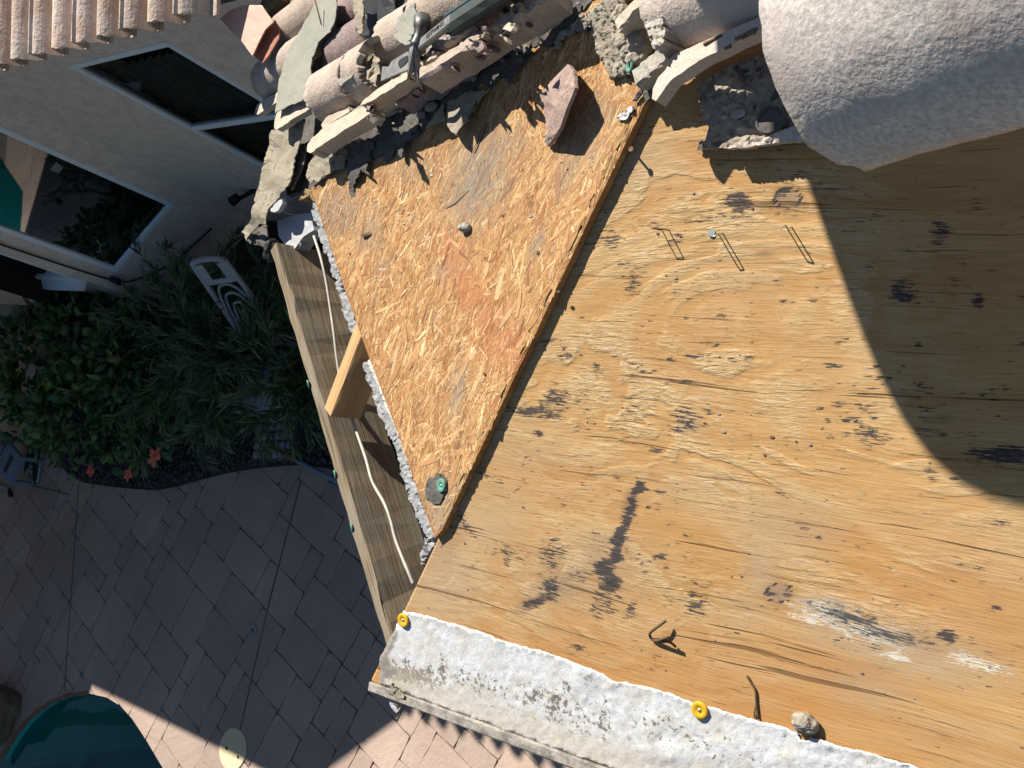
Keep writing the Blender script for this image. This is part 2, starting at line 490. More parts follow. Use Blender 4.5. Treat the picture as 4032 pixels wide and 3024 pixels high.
# plywood: grain along guv.x, wear from the painted masks
def plywood_mat():
    m = NM('weathered plywood', .85, .15)
    g = m.coords('guv')
    at = m.n('Attribute', attribute_name='mask')
    sep = m.n('SeparateColor'); m.set(sep.inputs[0], at.outputs['Color'])
    stain, grey, rough = sep.outputs[0], sep.outputs[1], sep.outputs[2]
    white = at.outputs['Alpha']
    at2 = m.n('Attribute', attribute_name='tone')
    sep2 = m.n('SeparateColor'); m.set(sep2.inputs[0], at2.outputs['Color'])
    orange, brown = sep2.outputs[0], sep2.outputs[1]
    # bend the grain a little
    wv = m.noise(m.scale(g, (2.2, 5, 1)), 1, 2, .5)
    sh = m.n('CombineXYZ'); m.set(sh.inputs[1], m.math('MULTIPLY', m.math('SUBTRACT', wv, .5), .045))
    ga = m.n('VectorMath', operation='ADD'); m.set(ga.inputs[0], g); m.set(ga.inputs[1], sh.outputs[0])
    g2 = ga.outputs[0]
    fib = m.noise(m.scale(g2, (16, 330, 1)), 1, 5, .62)
    band = m.noise(m.scale(g2, (1.1, 17, 1), (2.3, 1.1, 0)), 1, 4, .55, .3)
    # sliced veneer: contour figure, pale early wood against honey late wood with crisp curved rims
    fg = m.noise(m.scale(g, (2.0, 4.4, 1), (4.2, 2.7, 0)), 1, 4.5, .52, .9)
    ph = m.math('FRACT', m.math('MULTIPLY', fg, 8.0))
    fig = m.math('MULTIPLY', m.ss(ph, .0, .16), m.math('SUBTRACT', 1.0, m.ss(ph, .25, .95)))
    k = m.math('ADD', m.math('MULTIPLY', fib, .5), m.math('MULTIPLY', band, .5))
    base = m.ramp(k, [(.30, (.325, .162, .050)), (.45, (.415, .226, .077)), (.56, (.465, .272, .102)), (.72, (.55, .36, .163))])
    org = m.ramp(k, [(.30, (.30, .125, .033)), (.5, (.40, .19, .056)), (.70, (.48, .27, .10))])
    c = m.mix(orange, base, org)
    pale = m.ramp(fib, [(.3, (.42, .27, .122)), (.5, (.52, .365, .185)), (.7, (.61, .47, .27))])
    rz = m.math('MULTIPLY', m.math('ADD', m.math('MULTIPLY', rough, .75), .35), fig, clamp=True)
    c = m.mix(m.math('MULTIPLY', rz, .55), c, pale)
    # raised weathered grain: short broken ribs
    rib = m.noise(m.scale(g2, (42, 230, 1), (.7, .2, 0)), 1, 4, .62, .8)
    rzr = m.math('MULTIPLY', rough, m.math('ADD', m.math('MULTIPLY', fig, .8), .25))
    c = m.mix(m.math('MULTIPLY', m.math('MULTIPLY', rzr, m.ss(rib, .46, .64)), .6), c, (.66, .52, .31))
    ribd = m.math('MULTIPLY', rzr, m.ss(m.noise(m.scale(g2, (34, 230, 1), (.1, .9, 0)), 1, 4, .65, .5), .55, .66))
    c = m.mix(m.math('MULTIPLY', ribd, .6), c, (.21, .115, .045))
    c = m.mix(m.math('MULTIPLY', brown, .75), c, (.115, .058, .03))
    c = m.mix(m.math('MULTIPLY', grey, .6), c, (.33, .275, .205))
    # fine cracks along the grain
    cr = m.ss(m.noise(m.scale(g2, (3.6, 150, 1), (.4, .8, 0)), 1, 4, .6), .625, .68)
    cr2 = m.ss(m.noise(m.scale(g2, (1.5, 60, 1), (1.4, .3, 0)), 1, 3, .5), .655, .685)
    crk = m.math('MAXIMUM', m.math('MULTIPLY', cr, .55), m.math('MULTIPLY', cr2, .7))
    c = m.mix(crk, c, (.11, .055, .022))
    # white paint scuffs and black mildew break up along the grain
    sn = m.noise(m.scale(g2, (30, 400, 1), (.2, .6, 0)), 1, 4, .7)
    sn2 = m.noise(m.scale(g2, (60, 150, 1), (.6, .1, 0)), 1, 5, .7)
    bro = m.math('MULTIPLY', m.math('SUBTRACT', m.math('ADD', m.math('MULTIPLY', sn, .6), m.math('MULTIPLY', sn2, .4)), .5), 8.5)
    wm = m.ss(m.math('ADD', m.math('SUBTRACT', m.math('MULTIPLY', white, 2.0), 1.15), bro), 0.0, .35)
    c = m.mix(wm, c, (.58, .52, .42))
    sm = m.ss(m.math('ADD', m.math('SUBTRACT', m.math('MULTIPLY', stain, 1.9), 1.02), bro), 0.0, .5)
    c = m.mix(m.math('MULTIPLY', sm, .92), c, (.034, .035, .040))
    # tiny dark flecks in drifts
    dr = m.ss(m.noise(m.scale(g, (6, 14, 1), (7, 3, 0)), 1, 3, .5), .45, .7)
    sp = m.ss(m.math('ADD', m.noise(m.scale(g, (45, 210, 1)), 1, 3, .55), m.math('MULTIPLY', dr, .07)), .70, .75)
    c = m.mix(m.math('MULTIPLY', sp, .85), c, (.05, .04, .035))
    m.col(c)
    h = m.math('ADD', m.math('MULTIPLY', fib, .6), m.math('MULTIPLY', crk, -1.2))
    h = m.math('ADD', h, m.math('MULTIPLY', m.math('MULTIPLY', rib, rzr), 2.6))
    h = m.math('ADD', h, m.math('MULTIPLY', rz, .06))
    m.bump(h, .0013, 1.0)
    return m.m
M['plywood'] = plywood_mat()
def strand_mat():
    m = NM('wood strands', .8, .2)
    g = m.coords('guv')
    c = m.n('Attribute', attribute_name='Col').outputs['Color']
    f = m.noise(m.scale(g, (40, 700, 1)), 1, 4, .6)
    c = m.mix(1.0, c, m.ramp(f, [(.3, (.74, .70, .66)), (.7, (1.18, 1.18, 1.18))]), 'MULTIPLY')
    m.col(c); m.bump(f, .0006, .8)
    return m.m
M['strand'] = strand_mat()
def membrane_mat():
    m = NM('white roof membrane', .9, .2)
    o = m.coords()
    at = m.n('Attribute', attribute_name='mask')
    sep = m.n('SeparateColor'); m.set(sep.inputs[0], at.outputs['Color'])
    f = m.noise(o, 210, 3, .6); b = m.noise(o, 26, 5, .65)
    c = m.ramp(f, [(.25, (.43, .435, .43)), (.6, (.56, .565, .565))])
    c = m.mix(m.math('MULTIPLY', m.ss(b, .42, .66), .6), c, (.43, .39, .32))
    d1 = m.noise(o, 120, 4, .7)
    dm = m.ss(m.math('ADD', sep.outputs[0], m.math('MULTIPLY', m.math('SUBTRACT', d1, .5), 2.6)), .52, .66)
    c = m.mix(m.math('MULTIPLY', dm, .9), c, (.115, .095, .07))
    c = m.mix(m.math('MULTIPLY', sep.outputs[1], .7), c, (.45, .38, .29))
    c = m.mix(sep.outputs[2], c, (.21, .19, .165))
    m.col(c)
    m.bump(m.math('ADD', f, m.math('MULTIPLY', m.noise(o, 75, 3, .6), 1.0)), .0007, 1.0)
    return m.m
M['membrane'] = membrane_mat()
def patio_mat(name):
    m = NM(name, .85, .25)
    o = m.n('NewGeometry').outputs['Position']
    oi = m.n('ObjectInfo')
    b = m.noise(o, 1.7, 5, .6); f = m.noise(o, 38, 4, .65); v = m.noise(o, 6, 5, .7, 1.2)
    c = m.ramp(b, [(.3, (.345, .255, .20)), (.55, (.40, .30, .24)), (.75, (.45, .35, .285))])
    c = m.mix(m.math('MULTIPLY', m.ss(v, .5, .75), .35), c, (.27, .21, .185))
    c = m.mix(m.math('MULTIPLY', m.ss(f, .45, .7), .25), c, (.43, .34, .30))
    rr = m.ramp(oi.outputs['Random'], [(0, (.86, .86, .87)), (1, (1.06, 1.05, 1.04))])
    c = m.mix(1.0, c, rr, 'MULTIPLY')
    m.col(c)
    m.bump(m.math('ADD', m.math('MULTIPLY', v, 2.0), m.math('MULTIPLY', f, .5)), .006, .8)
    return m.m
M['patio'] = patio_mat('stamped concrete')
M['joint'] = grain('dark joint', (.17, .145, .14), .3, 60, .004, .95)
def leaf_mat(name, a, b):
    m = NM(name, .45, .4)
    c = m.n('Attribute', attribute_name='Col').outputs['Color']
    m.col(m.mix(1.0, c, m.ramp(m.noise(m.coords(), 30, 3, .6), [(.3, a), (.7, b)]), 'MULTIPLY'))
    m.b.inputs['Subsurface Weight'].default_value = 0
    return m.m
M['leaf'] = leaf_mat('broad leaf', (.8, .8, .8), (1.15, 1.15, 1.1))
def glass_mat():
    m = bpy.data.materials.new('window glass'); m.use_nodes = True
    t = m.node_tree
    for x in list(t.nodes): t.nodes.remove(x)
    out = t.nodes.new('ShaderNodeOutputMaterial'); mx = t.nodes.new('ShaderNodeMixShader')
    fr = t.nodes.new('ShaderNodeFresnel'); fr.inputs[0].default_value = 1.5
    tr = t.nodes.new('ShaderNodeBsdfTransparent'); tr.inputs[0].default_value = (.78, .82, .80, 1)
    gl = t.nodes.new('ShaderNodeBsdfGlossy'); gl.inputs['Roughness'].default_value = .02; gl.inputs[0].default_value = (.8, .85, .9, 1)
    t.links.new(fr.outputs[0], mx.inputs[0]); t.links.new(tr.outputs[0], mx.inputs[1]); t.links.new(gl.outputs[0], mx.inputs[2])
    t.links.new(mx.outputs[0], out.inputs[0])
    return m
M['glass'] = glass_mat()
def water_mat():
    m = bpy.data.materials.new('pool water'); m.use_nodes = True
    t = m.node_tree
    for x in list(t.nodes): t.nodes.remove(x)
    out = t.nodes.new('ShaderNodeOutputMaterial'); mx = t.nodes.new('ShaderNodeMixShader')
    fr = t.nodes.new('ShaderNodeFresnel'); fr.inputs[0].default_value = 1.33
    tr = t.nodes.new('ShaderNodeBsdfTransparent'); tr.inputs[0].default_value = (.19, .45, .45, 1)
    gl = t.nodes.new('ShaderNodeBsdfGlossy'); gl.inputs['Roughness'].default_value = .03
    nz = t.nodes.new('ShaderNodeTexNoise'); nz.inputs['Scale'].default_value = 5
    bp = t.nodes.new('ShaderNodeBump'); bp.inputs['Distance'].default_value = .01; bp.inputs['Strength'].default_value = .3
    tc = t.nodes.new('ShaderNodeTexCoord')
    t.links.new(tc.outputs['Object'], nz.inputs['Vector']); t.links.new(nz.outputs[0], bp.inputs['Height'])
    t.links.new(bp.outputs[0], gl.inputs['Normal']); t.links.new(bp.outputs[0], fr.inputs['Normal'])
    t.links.new(fr.outputs[0], mx.inputs[0]); t.links.new(tr.outputs[0], mx.inputs[1]); t.links.new(gl.outputs[0], mx.inputs[2])
    t.links.new(mx.outputs[0], out.inputs[0])
    return m
M['water'] = water_mat()
M['pool_deep'] = plain('blue pool plaster', (.04, .36, .40), .6, .3, 0, .10, 3)
M['pool_shade'] = plain('green pool shade', (.025, .20, .14), .6, .3, 0, .12, 4)  # dark green stands in for shade and reflection on the water

# ------------------------------------------------------------------ ground, patio, pool, planting bed
def cut_sheet(name, outer, holes, z, mat, parent=None, thick=.0, step=None):
    vs = [Vector(p) for p in outer]; faces = [list(range(len(outer)))]
    n = len(vs)
    for h in holes:
        vs += [Vector(p) for p in h]; faces.append(list(range(n, n + len(h)))); n += len(h)
    r = delaunay_2d_cdt(vs, [], faces, 0, 1e-7)
    P = np.array([[v.x, v.y] for v in r[0]]); F = []
    for f in r[2]:
        c = P[list(f)].mean(0)[None]
        if inside(c, outer)[0] and not any(inside(c, h)[0] for h in holes):
            a = P[list(f)]
            s = (a[1, 0] - a[0, 0]) * (a[2, 1] - a[0, 1]) - (a[1, 1] - a[0, 1]) * (a[2, 0] - a[0, 0])
            F.append(list(f) if s > 0 else list(reversed(f)))
    if not F: return None
    used = sorted({i for f in F for i in f}); ix = {u: i for i, u in enumerate(used)}
    P = P[used]; F = [[ix[i] for i in f] for f in F]
    V = np.column_stack([P, np.full(len(P), z)])
    if thick: V, F = thicken(V, F, np.array([0, 0, -thick]))
    return mk(name, V, F, mat, parent)
def gpx(pts, z=0.0): return [tuple(onz(x, y, z)[:2]) for x, y in pts]

pool_px = [(640, 3024), (560, 2890), (520, 2830), (475, 2780), (420, 2746), (340, 2728), (270, 2736), (200, 2762), (150, 2795), (100, 2840), (60, 2890), (25, 2945), (0, 2990)]
POOL = gpx(pool_px) + [(-8.6, -2.9), (-9.2, -3.8), (-9.0, -5.4), (-7.5, -6.2), (-5.8, -5.6), (-4.9, -4.2), (-5.0, -3.0)]
bed_px = [(215, 1785), (240, 1830), (280, 1870), (330, 1900), (430, 1916), (530, 1926), (620, 1930), (700, 1916), (780, 1892), (900, 1862), (1000, 1846), (1100, 1836), (1180, 1830), (1300, 1845)]
BED = gpx(bed_px) + [(-4.1, .02), (-3.0, .3), (-2.1, .9), (-2.1, 1.83), (-5.96, 1.83), (-6.69, 1.10), (-8.0, 1.10), (-8.3, .5), (-8.1, .1)]

ground = cut_sheet('ground', [(-70, -70), (70, -70), (70, 70), (-70, 70)], [POOL], -.02, M['concrete'])
tag(ground, kind='structure')
patio = cut_sheet('patio', [(-9.4, -4.6), (3.2, -4.6), (3.2, 1.2), (-9.4, 1.2)], [POOL, BED], -.009, M['joint'])
tag(patio, kind='structure')
# stamped stones, laid at an angle to the house
ang = math.radians(-21.5)
ea = np.array([math.cos(ang), math.sin(ang)]); eb = np.array([-ea[1], ea[0]])
mod = .135
cells = {}
rs = random.Random(3)
sizes = [(4, 3), (3, 2), (3, 3), (2, 2), (2, 3), (4, 2), (2, 1), (1, 2), (3, 2), (1, 1)]
stones = []
for j in range(-28, 23):
    for i in range(-35, 39):
        if (i, j) in cells: continue
        opts = sizes[:-1]; rs.shuffle(opts)
        for (w, d) in opts + [(1, 1)]:
            if all((i + a, j + b) not in cells for a in range(w) for b in range(d)):
                for a in range(w):
                    for b in range(d): cells[(i + a, j + b)] = 1
                stones.append((i, j, w, d)); break
PB = np.array([onz(-150, 1500, 0)[:2], onz(-150, 3200, 0)[:2], onz(2500, 3200, 0)[:2], onz(2500, 2300, 0)[:2], onz(1200, 1400, 0)[:2]])
stone_n = 0
for (i, j, w, d) in stones:
    g = .0022
    cs = []
    for (a, b) in ((i, j), (i + w, j), (i + w, j + d), (i, j + d)):
        cs.append((a * mod, b * mod))
    cs = [(cs[0][0] + g, cs[0][1] + g), (cs[1][0] - g, cs[1][1] + g), (cs[2][0] - g, cs[2][1] - g), (cs[3][0] + g, cs[3][1] - g)]
    W = [tuple(np.array([-5.6, -1.0]) + ea * x + eb * y) for x, y in cs]
    c = np.mean(W, axis=0)[None]
    if not inside(c, PB)[0] and not inside(np.array(W), PB).any(): continue
    if inside(np.array(W), BED).all() or inside(np.array(W), POOL).all(): continue
    # chipped corners
    Wj = []
    for q in range(4):
        a = np.array(W[q]); b = np.array(W[(q + 1) % 4])
        L = np.linalg.norm(b - a)
        k = max(2, int(L / .06))
        for t in range(k):
            jj = rs.gauss(0, .0014)
            nrm_ = np.array([-(b - a)[1], (b - a)[0]]) / L
            Wj.append(tuple(a + (b - a) * (t + (.12 if t == 0 else 0)) / k + nrm_ * jj))
    o = cut_sheet('stone', Wj, [POOL, BED], rs.gauss(0, .0008), M['patio'], patio, .012)
    if o: stone_n += 1
# control joints (dark saw cuts) and the pale slot drain
def strip(name, a, b, w, z, mat, h=.004):
    return beam(name, np.array([*a, z]), np.array([*b, z]), w, h, (0, 0, 1), mat, patio, .0005)
def zp(a, b): return onz(a * 1700 / 2212, 1900 + b * 1700 / 2212, 0)[:2]
strip('control_joint', zp(405, 0), zp(330, 1070), .010, .0035, M['joint'])
strip('control_joint', zp(1540, 0), zp(1380, 610), .011, .0037, M['joint'])
strip('control_joint', zp(1380, 610), zp(1228, 1280), .011, .0039, M['joint'])
strip('control_joint', zp(350, 60), zp(120, 5), .012, .0041, M['joint'])
strip('slot_drain', zp(400, 20), zp(-60, 515), .022, .006, M['concrete'])

# pool
def wall_ring(name, poly, z0, z1, mat, parent=None):
    n = len(poly)
    V = [(p[0], p[1], z1) for p in poly] + [(p[0], p[1], z0) for p in poly]
    F = [[i, (i + 1) % n, (i + 1) % n + n, i + n] for i in range(n)]
    return mk(name, V, F, mat, parent)
pool = wall_ring('pool_basin', POOL, -1.5, -.0205, M['pool_deep'])
tag(pool, kind='structure')
pf = cut_sheet('pool_floor', POOL, [], -1.5, M['pool_deep'], pool)
def shrink(poly, k):
    c = np.mean(poly, axis=0); return [tuple(c + (np.array(p) - c) * k) for p in poly]
shade_px = [(338, 2729), (300, 2760), (286, 2790), (286, 2830), (262, 2885), (215, 2935), (160, 2955), (118, 2970), (92, 3020), (60, 3100), (-120, 3100), (-40, 2960), (25, 2940), (60, 2886), (100, 2836), (150, 2791), (200, 2759), (270, 2733)]
shade_slab = cut_sheet('pool_shade', gpx(shade_px, -.9), [], -.9, M['pool_shade'], pool, .5)  # slab whose colour paints the shaded, reflecting part of the pool
water = cut_sheet('water', shrink(POOL, .9995), [], -.075, M['water'])
tag(water, kind='structure')
edge_pts = [onz(x, y, .0) for x, y in [(345, 2727), (270, 2734), (200, 2760), (150, 2793), (100, 2838), (60, 2888), (25, 2943), (-20, 3010)]]
for a, b in zip(edge_pts[:-1], edge_pts[1:]):
    d = nrm(b - a); b2 = b - d * .004
    beam('coping_stone', a + np.array([0, 0, .004]), b2 + np.array([0, 0, .004]), .03, .03, (0, 0, 1), M['coping'], patio, .006, 3, .003, 5)
bo = rock('boulder', onz(-30, 2810, .08), (.5, .45, .4), M['boulder'], None, 4, 4, .5)
tag(bo, 'rough brown boulder at the pool edge in the bottom left corner', 'boulder')
# skimmer lid and small cap
def disc(name, c, r, h, mat, parent=None, n=40, lip=0.0):
    V = []; F = []
    for (rr, z) in ((r, 0), (r, h * .7), (r * .96, h), (r * .86, h), (r * .84, h - lip), (.0001, h - lip)):
        for j in range(n):
            t = 2 * math.pi * j / n; V.append((c[0] + rr * math.cos(t), c[1] + rr * math.sin(t), c[2] + z))
    for i in range(5):
        for j in range(n): F.append([i * n + j, i * n + (j + 1) % n, (i + 1) * n + (j + 1) % n, (i + 1) * n + j])
    return mk(name, V, F, mat, parent, smooth=False)
sk = onz(919, 2950, .0)
skim = empty('skimmer_lid', sk, 'round cream skimmer lid with two black finger holes set in the patio', 'lid')
disc('lid', sk + np.array([0, 0, .002]), .128, .007, M['skimmer'], skim, lip=.001)
for px in ((893, 2946), (938, 2980)):
    p = onz(*px, .008); disc('finger_hole', p, .0095, .003, M['black'], skim, 14)
cp = onz(998, 2483, .0)
capo = empty('deck_cap', cp, 'small round grey cap on the shaded patio beside a saw cut', 'cap')
disc('ring', cp + np.array([0, 0, .003]), .036, .006, M['concrete'], capo, 24, .002)
disc('plug', cp + np.array([0, 0, .008]), .016, .003, M['joint'], capo, 16)

# planting bed
def bed_sheet():
    rg = np.random.default_rng(5)
    P, F = cdt(np.array(BED), .09, rg)
    z = .004 + .025 * vnoise(np.column_stack([P, P[:, 0] * 0]), 6, 2) + rg.normal(0, .004, len(P))
    return mk('planting_bed', np.column_stack([P, z]), F, M['soil'])
bed = tag(bed_sheet(), kind='structure')
def pebbles():
    bm = bmesh.new(); bmesh.ops.create_icosphere(bm, subdivisions=1, radius=1.0)
    bv = np.array([v.co[:] for v in bm.verts]); bf = np.array([[v.index for v in f.verts] for f in bm.faces]); bm.free()
    rg = np.random.default_rng(9)
    P = np.column_stack([rg.uniform(-8.1, -3.2, 5200), rg.uniform(-.4, .75, 5200)])
    P = P[inside(P, BED)]
    P = P[seg_dist(P, BED) > .02]
    V = []; F = []
    for i, p in enumerate(P):
        s = rg.uniform(.008, .024) * np.array([1, rg.uniform(.6, 1), .6])
        a = rg.uniform(0, 6.28); ca, sa = math.cos(a), math.sin(a)
        q = bv * s * rg.uniform(.8, 1.2, bv.shape); q = np.column_stack([q[:, 0] * ca - q[:, 1] * sa, q[:, 0] * sa + q[:, 1] * ca, q[:, 2]])
        V.append(q + np.array([p[0], p[1], .028])); F.append(bf + i * len(bv))
    return mk('bark_chips', np.vstack(V), np.vstack(F), M['pebble'])
tag(pebbles(), 'dark bark and gravel covering the planting bed', 'gravel', kind='stuff')
# cobble stepping mat
mc = onz(1085, 1700, .03)
mat_o = empty('stepping_stone', mc, 'square grey stepping stone of small cobbles beside the pole in the bed', 'paver')
u1 = nrm(onz(1170, 1640, .03) - onz(1000, 1650, .03)); u2 = np.array([-u1[1], u1[0], 0])
beam('slab', mc - u1 * .2 + np.array([0, 0, .0]), mc + u1 * .2, .40, .03, (0, 0, 1), M['joint'], mat_o, .004)
for a in range(6):
    for b in range(6):
        c = mc + u1 * (a - 2.5) * .064 + u2 * (b - 2.5) * .064
        rock('cobble', c + np.array([0, 0, .006]), (.062, .062, .03), M['concrete'], mat_o, a * 7 + b, 1, .15)

#ADDED HEDGE
# leaves
def leaf_cloud(name, pts, dirs, ups, L, W, cols, mat, parent, bend=.25):
    n = len(pts)
    side = np.cross(dirs, ups); side /= np.linalg.norm(side, axis=1)[:, None] + 1e-9
    nn = np.cross(side, dirs)
    L = L[:, None]; W = W[:, None]
    ring = [pts, pts + dirs * L * .35 + side * W * .5 - nn * W * .10, pts + dirs * L * .75 + side * W * .36 - nn * L * bend * .3, pts + dirs * L - nn * L * bend * .6,
            pts + dirs * L * .75 - side * W * .36 - nn * L * bend * .3, pts + dirs * L * .35 - side * W * .5 - nn * W * .10, pts + dirs * L * .5 + nn * W * .12]
    V = np.stack(ring, 1).reshape(-1, 3)
    base = (np.arange(n) * 7)[:, None]
    tri = np.array([[0, 1, 6], [1, 2, 6], [2, 3, 6], [3, 4, 6], [4, 5, 6], [5, 0, 6]])
    F = (base[:, None] + tri[None]).reshape(-1, 3)
    C = np.repeat(np.column_stack([cols, np.ones(n)]), 7, 0)
    return mk(name, V, F, mat, parent, attrs={'Col': C})
def rand_unit(rg, n):
    v = rg.normal(size=(n, 3)); return v / np.linalg.norm(v, axis=1)[:, None]
def broad_shrub(name, blobs, n, label, seed, Lm=.085):
    rg = np.random.default_rng(seed)
    c0 = np.array(blobs[0][0])
    root = empty(name, (c0[0], c0[1], .02), label, 'shrub')
    P = []; D = []
    for (c, r) in blobs:
        k = int(n * r[0] * r[1] / sum(b[1][0] * b[1][1] for b in blobs))
        u = rand_unit(rg, k); u[:, 2] = np.abs(u[:, 2]) * 1.1 - .15
        rad = rg.uniform(.55, 1.03, k) ** .6
        lump = .78 + .45 * vnoise(u * 2.2 + np.array(c), 1.6, seed)
        p = np.array(c) + u * np.array(r) * (rad * lump)[:, None]
        P.append(p); D.append(u + rg.normal(0, .55, (k, 3)))
    P = np.vstack(P); D = np.vstack(D); D[:, 2] -= .1; D /= np.linalg.norm(D, axis=1)[:, None]
    keep = P[:, 2] > .04; P, D = P[keep], D[keep]
    n = len(P)
    up = np.tile([0, 0, 1.0], (n, 1)) + rg.normal(0, .35, (n, 3))
    t = rg.uniform(0, 1, n)
    cols = np.outer(1 - t, (.030, .09, .028)) + np.outer(t ** 2, (.12, .21, .06))
    yl = rg.uniform(size=n) < .05; cols[yl] = (.16, .17, .04)
    leaf_cloud('leaves', P, D, up, rg.normal(Lm, .018, n).clip(.03, .14), rg.normal(Lm * .72, .014, n).clip(.02, .1), cols, M['leaf'], root)
    for (c, r) in blobs:
        for q in range(5):
            e = np.array(c) + rand_unit(rg, 1)[0] * np.array(r) * .6; e[2] = max(e[2], .15)
            b = np.array([c[0] + rg.normal(0, .08), c[1] + rg.normal(0, .08), .0])
            tube('stem', spline([b, (b + e) / 2 + rg.normal(0, .04, 3), e], 4), [.009] * 8 + [.004], M['bark'], root, 6)
    return root
def added_hedge(name, a, b, hgt, n, label, seed):
    rg = np.random.default_rng(seed)
    a = np.array(a, float); b = np.array(b, float)
    root = empty(name, ((a[0] + b[0]) / 2, (a[1] + b[1]) / 2, 0), label, 'added_hedge')
    L = np.linalg.norm(b - a); d = (b - a) / L; s = np.array([-d[1], d[0]])
    V = []; F = []
    nx, nz = int(L / .5), 12                                   # dense inner body
    for i in range(nx + 1):
        for k in range(nz + 1):
            w = .8 * math.sin(math.pi * (k / nz * .9 + .1)) + rg.normal(0, .08)
            for q in (-1, 1):
                p = a + d * L * i / nx + s * q * w; V.append((p[0], p[1], hgt * k / nz + rg.normal(0, .1) * (k > 0)))
    m = (nz + 1) * 2
    for i in range(nx):
        for k in range(nz):
            for q in (0, 1):
                o = i * m + k * 2 + q; F.append([o, o + m, o + m + 2, o + 2])
        o = i * m + nz * 2; F.append([o, o + m, o + m + 1, o + 1])
    mk('body', V, F, M['added_hedge'], root)
    P = np.column_stack([a[0] + d[0] * rg.uniform(0, L, n), a[1] + d[1] * rg.uniform(0, L, n), rg.uniform(.1, hgt + .2, n)])
    t = rg.uniform(0, L, n); P[:, :2] = a + np.outer(t, d) + np.outer(rg.choice([-1, 1], n) * rg.uniform(.75, 1.05, n), s)
    D = rand_unit(rg, n); up = np.tile([0, 0, 1.0], (n, 1)) + rg.normal(0, .3, (n, 3))
    u = rg.uniform(0, 1, n); cols = np.outer(1 - u, (.03, .08, .03)) + np.outer(u, (.07, .14, .05))
    leaf_cloud('leaves', P, D, up, np.full(n, .22), np.full(n, .13), cols, M['leaf'], root)
added_hedge('added_hedge', (-17, -9.5), (8, -9.5), 4.6, 5000, 'tall dark leafy screen added beyond the pool to block sky light', 61)  # leafy rows added out of view to cut sky light on the patio
added_hedge('added_hedge', (-17.5, -9), (-17.5, 6), 4.2, 3500, 'tall dark leafy screen added on the far garden side to block sky light', 62)
hib = broad_shrub('hibiscus_shrub', [((-7.0, .28, .34), (.62, .50, .46)), ((-7.75, .55, .36), (.55, .5, .5)), ((-6.45, .62, .32), (.5, .5, .42)), ((-7.2, .85, .30), (.6, .3, .5)), ((-6.5, .14, .22), (.45, .25, .28)), ((-8.2, .15, .3), (.4, .35, .4))], 2600, 'dense dark green broadleaf shrub in the shaded bed below the window', 11)
def willow_shrub(name, base, n_stem, reach, label, seed):
    rg = np.random.default_rng(seed)
    root = empty(name, base, label, 'shrub')
    P = []; D = []
    for s in range(n_stem):
        az = rg.uniform(0, 2 * math.pi); out = rg.uniform(.35, 1.0) * reach * (1.0 + .25 * math.cos(az - 3.3))
        hz = rg.uniform(.25, .72)
        b = np.array(base) + np.array([rg.normal(0, .16), rg.normal(0, .12), 0])
        e = b + np.array([math.cos(az) * out, math.sin(az) * out * .72, hz])
        mid = b + (e - b) * .5 + np.array([0, 0, .18])
        cur = spline([b, mid, e, e + nrm(e - mid) * .1 - np.array([0, 0, .05])], 9)
        if s % 3 == 0: tube('stem', cur[::3] + [cur[-1]], [.006] * (len(cur[::3])) + [.002], M['bark'], root, 5)
        for q in range(7, len(cur) - 1):
            t = nrm(cur[q + 1] - cur[q])
            for k in range(2):
                P.append(cur[q] + (cur[q + 1] - cur[q]) * rg.uniform())
                d = t + rg.normal(0, .42, 3); D.append(nrm(d))
    P = np.array(P); D = np.array(D); n = len(P)
    up = np.tile([0, 0, 1.0], (n, 1)) + rg.normal(0, .3, (n, 3))
    t = rg.uniform(0, 1, n)
    cols = np.outer(1 - t, (.04, .095, .035)) + np.outer(t ** 2, (.15, .21, .08))
    leaf_cloud('leaves', P, D, up, rg.normal(.115, .02, n), rg.normal(.015, .003, n).clip(.008, .03), cols, M['leaf'], root, .12)
    return root
wil = willow_shrub('narrow_leaf_shrub', (-5.5, .80, .02), 120, .88, 'feathery narrow leaved green shrub beside the white garden chair', 21)
def hibiscus(px, z, s, label, seed, col='flower'):
    rg = np.random.default_rng(seed)
    c = onz(*px, z)
    root = empty('hibiscus_flower', c, label, 'flower', 'hibiscus flowers')
    for k in range(5):
        a = 2 * math.pi * k / 5 + rg.uniform(-.2, .2)
        d = np.array([math.cos(a), math.sin(a), .35]); sd = np.array([-math.sin(a), math.cos(a), 0])
        V = []; F = []
        for i in range(5):
            t = i / 4; w = s * .62 * math.sin(math.pi * (.12 + .72 * t))
            for j in (-1, 0, 1):
                V.append(c + d * s * t + sd * w * j * .55 + np.array([0, 0, rg.normal(0, s * .07) - .25 * s * t * t + (.1 * s if j == 0 else 0)]))
        for i in range(4):
            for j in range(2): F.append([i * 3 + j, i * 3 + j + 1, i * 3 + j + 4, i * 3 + j + 3])
        mk('petal', V, F, M[col], root, smooth=True)
    tube('stamen', [c, c + np.array([s * .1, 0, s * .8])], [.003, .002], M['yellow'], root, 5)
willow_shrub('narrow_leaf_shrub', (-4.75, .66, .02), 80, .6, 'low feathery green shrub growing up to the fascia board', 23)
hibiscus((612, 1797), .62, .07, 'largest of the three coral hibiscus blooms, at the edge of the leaves', 1)
hibiscus((360, 1852), .34, .055, 'coral hibiscus bloom nearest the shoes, leftmost of three', 2)
hibiscus((508, 1868), .30, .052, 'lowest coral hibiscus bloom, over the dark mulch', 3)
hibiscus((155, 1248), .62, .034, 'tiny pale lilac bloom high in the leaves near the left edge', 4, 'lilac')
dl = sheet('dry_leaf', [(98, 1475), (112, 1440), (132, 1432), (140, 1455), (128, 1490), (108, 1502)], Pl((0, 0, .75), (0, 0, 1)), M['dry_leaf'], None, 0, .002, 16, 2, .004, 3)
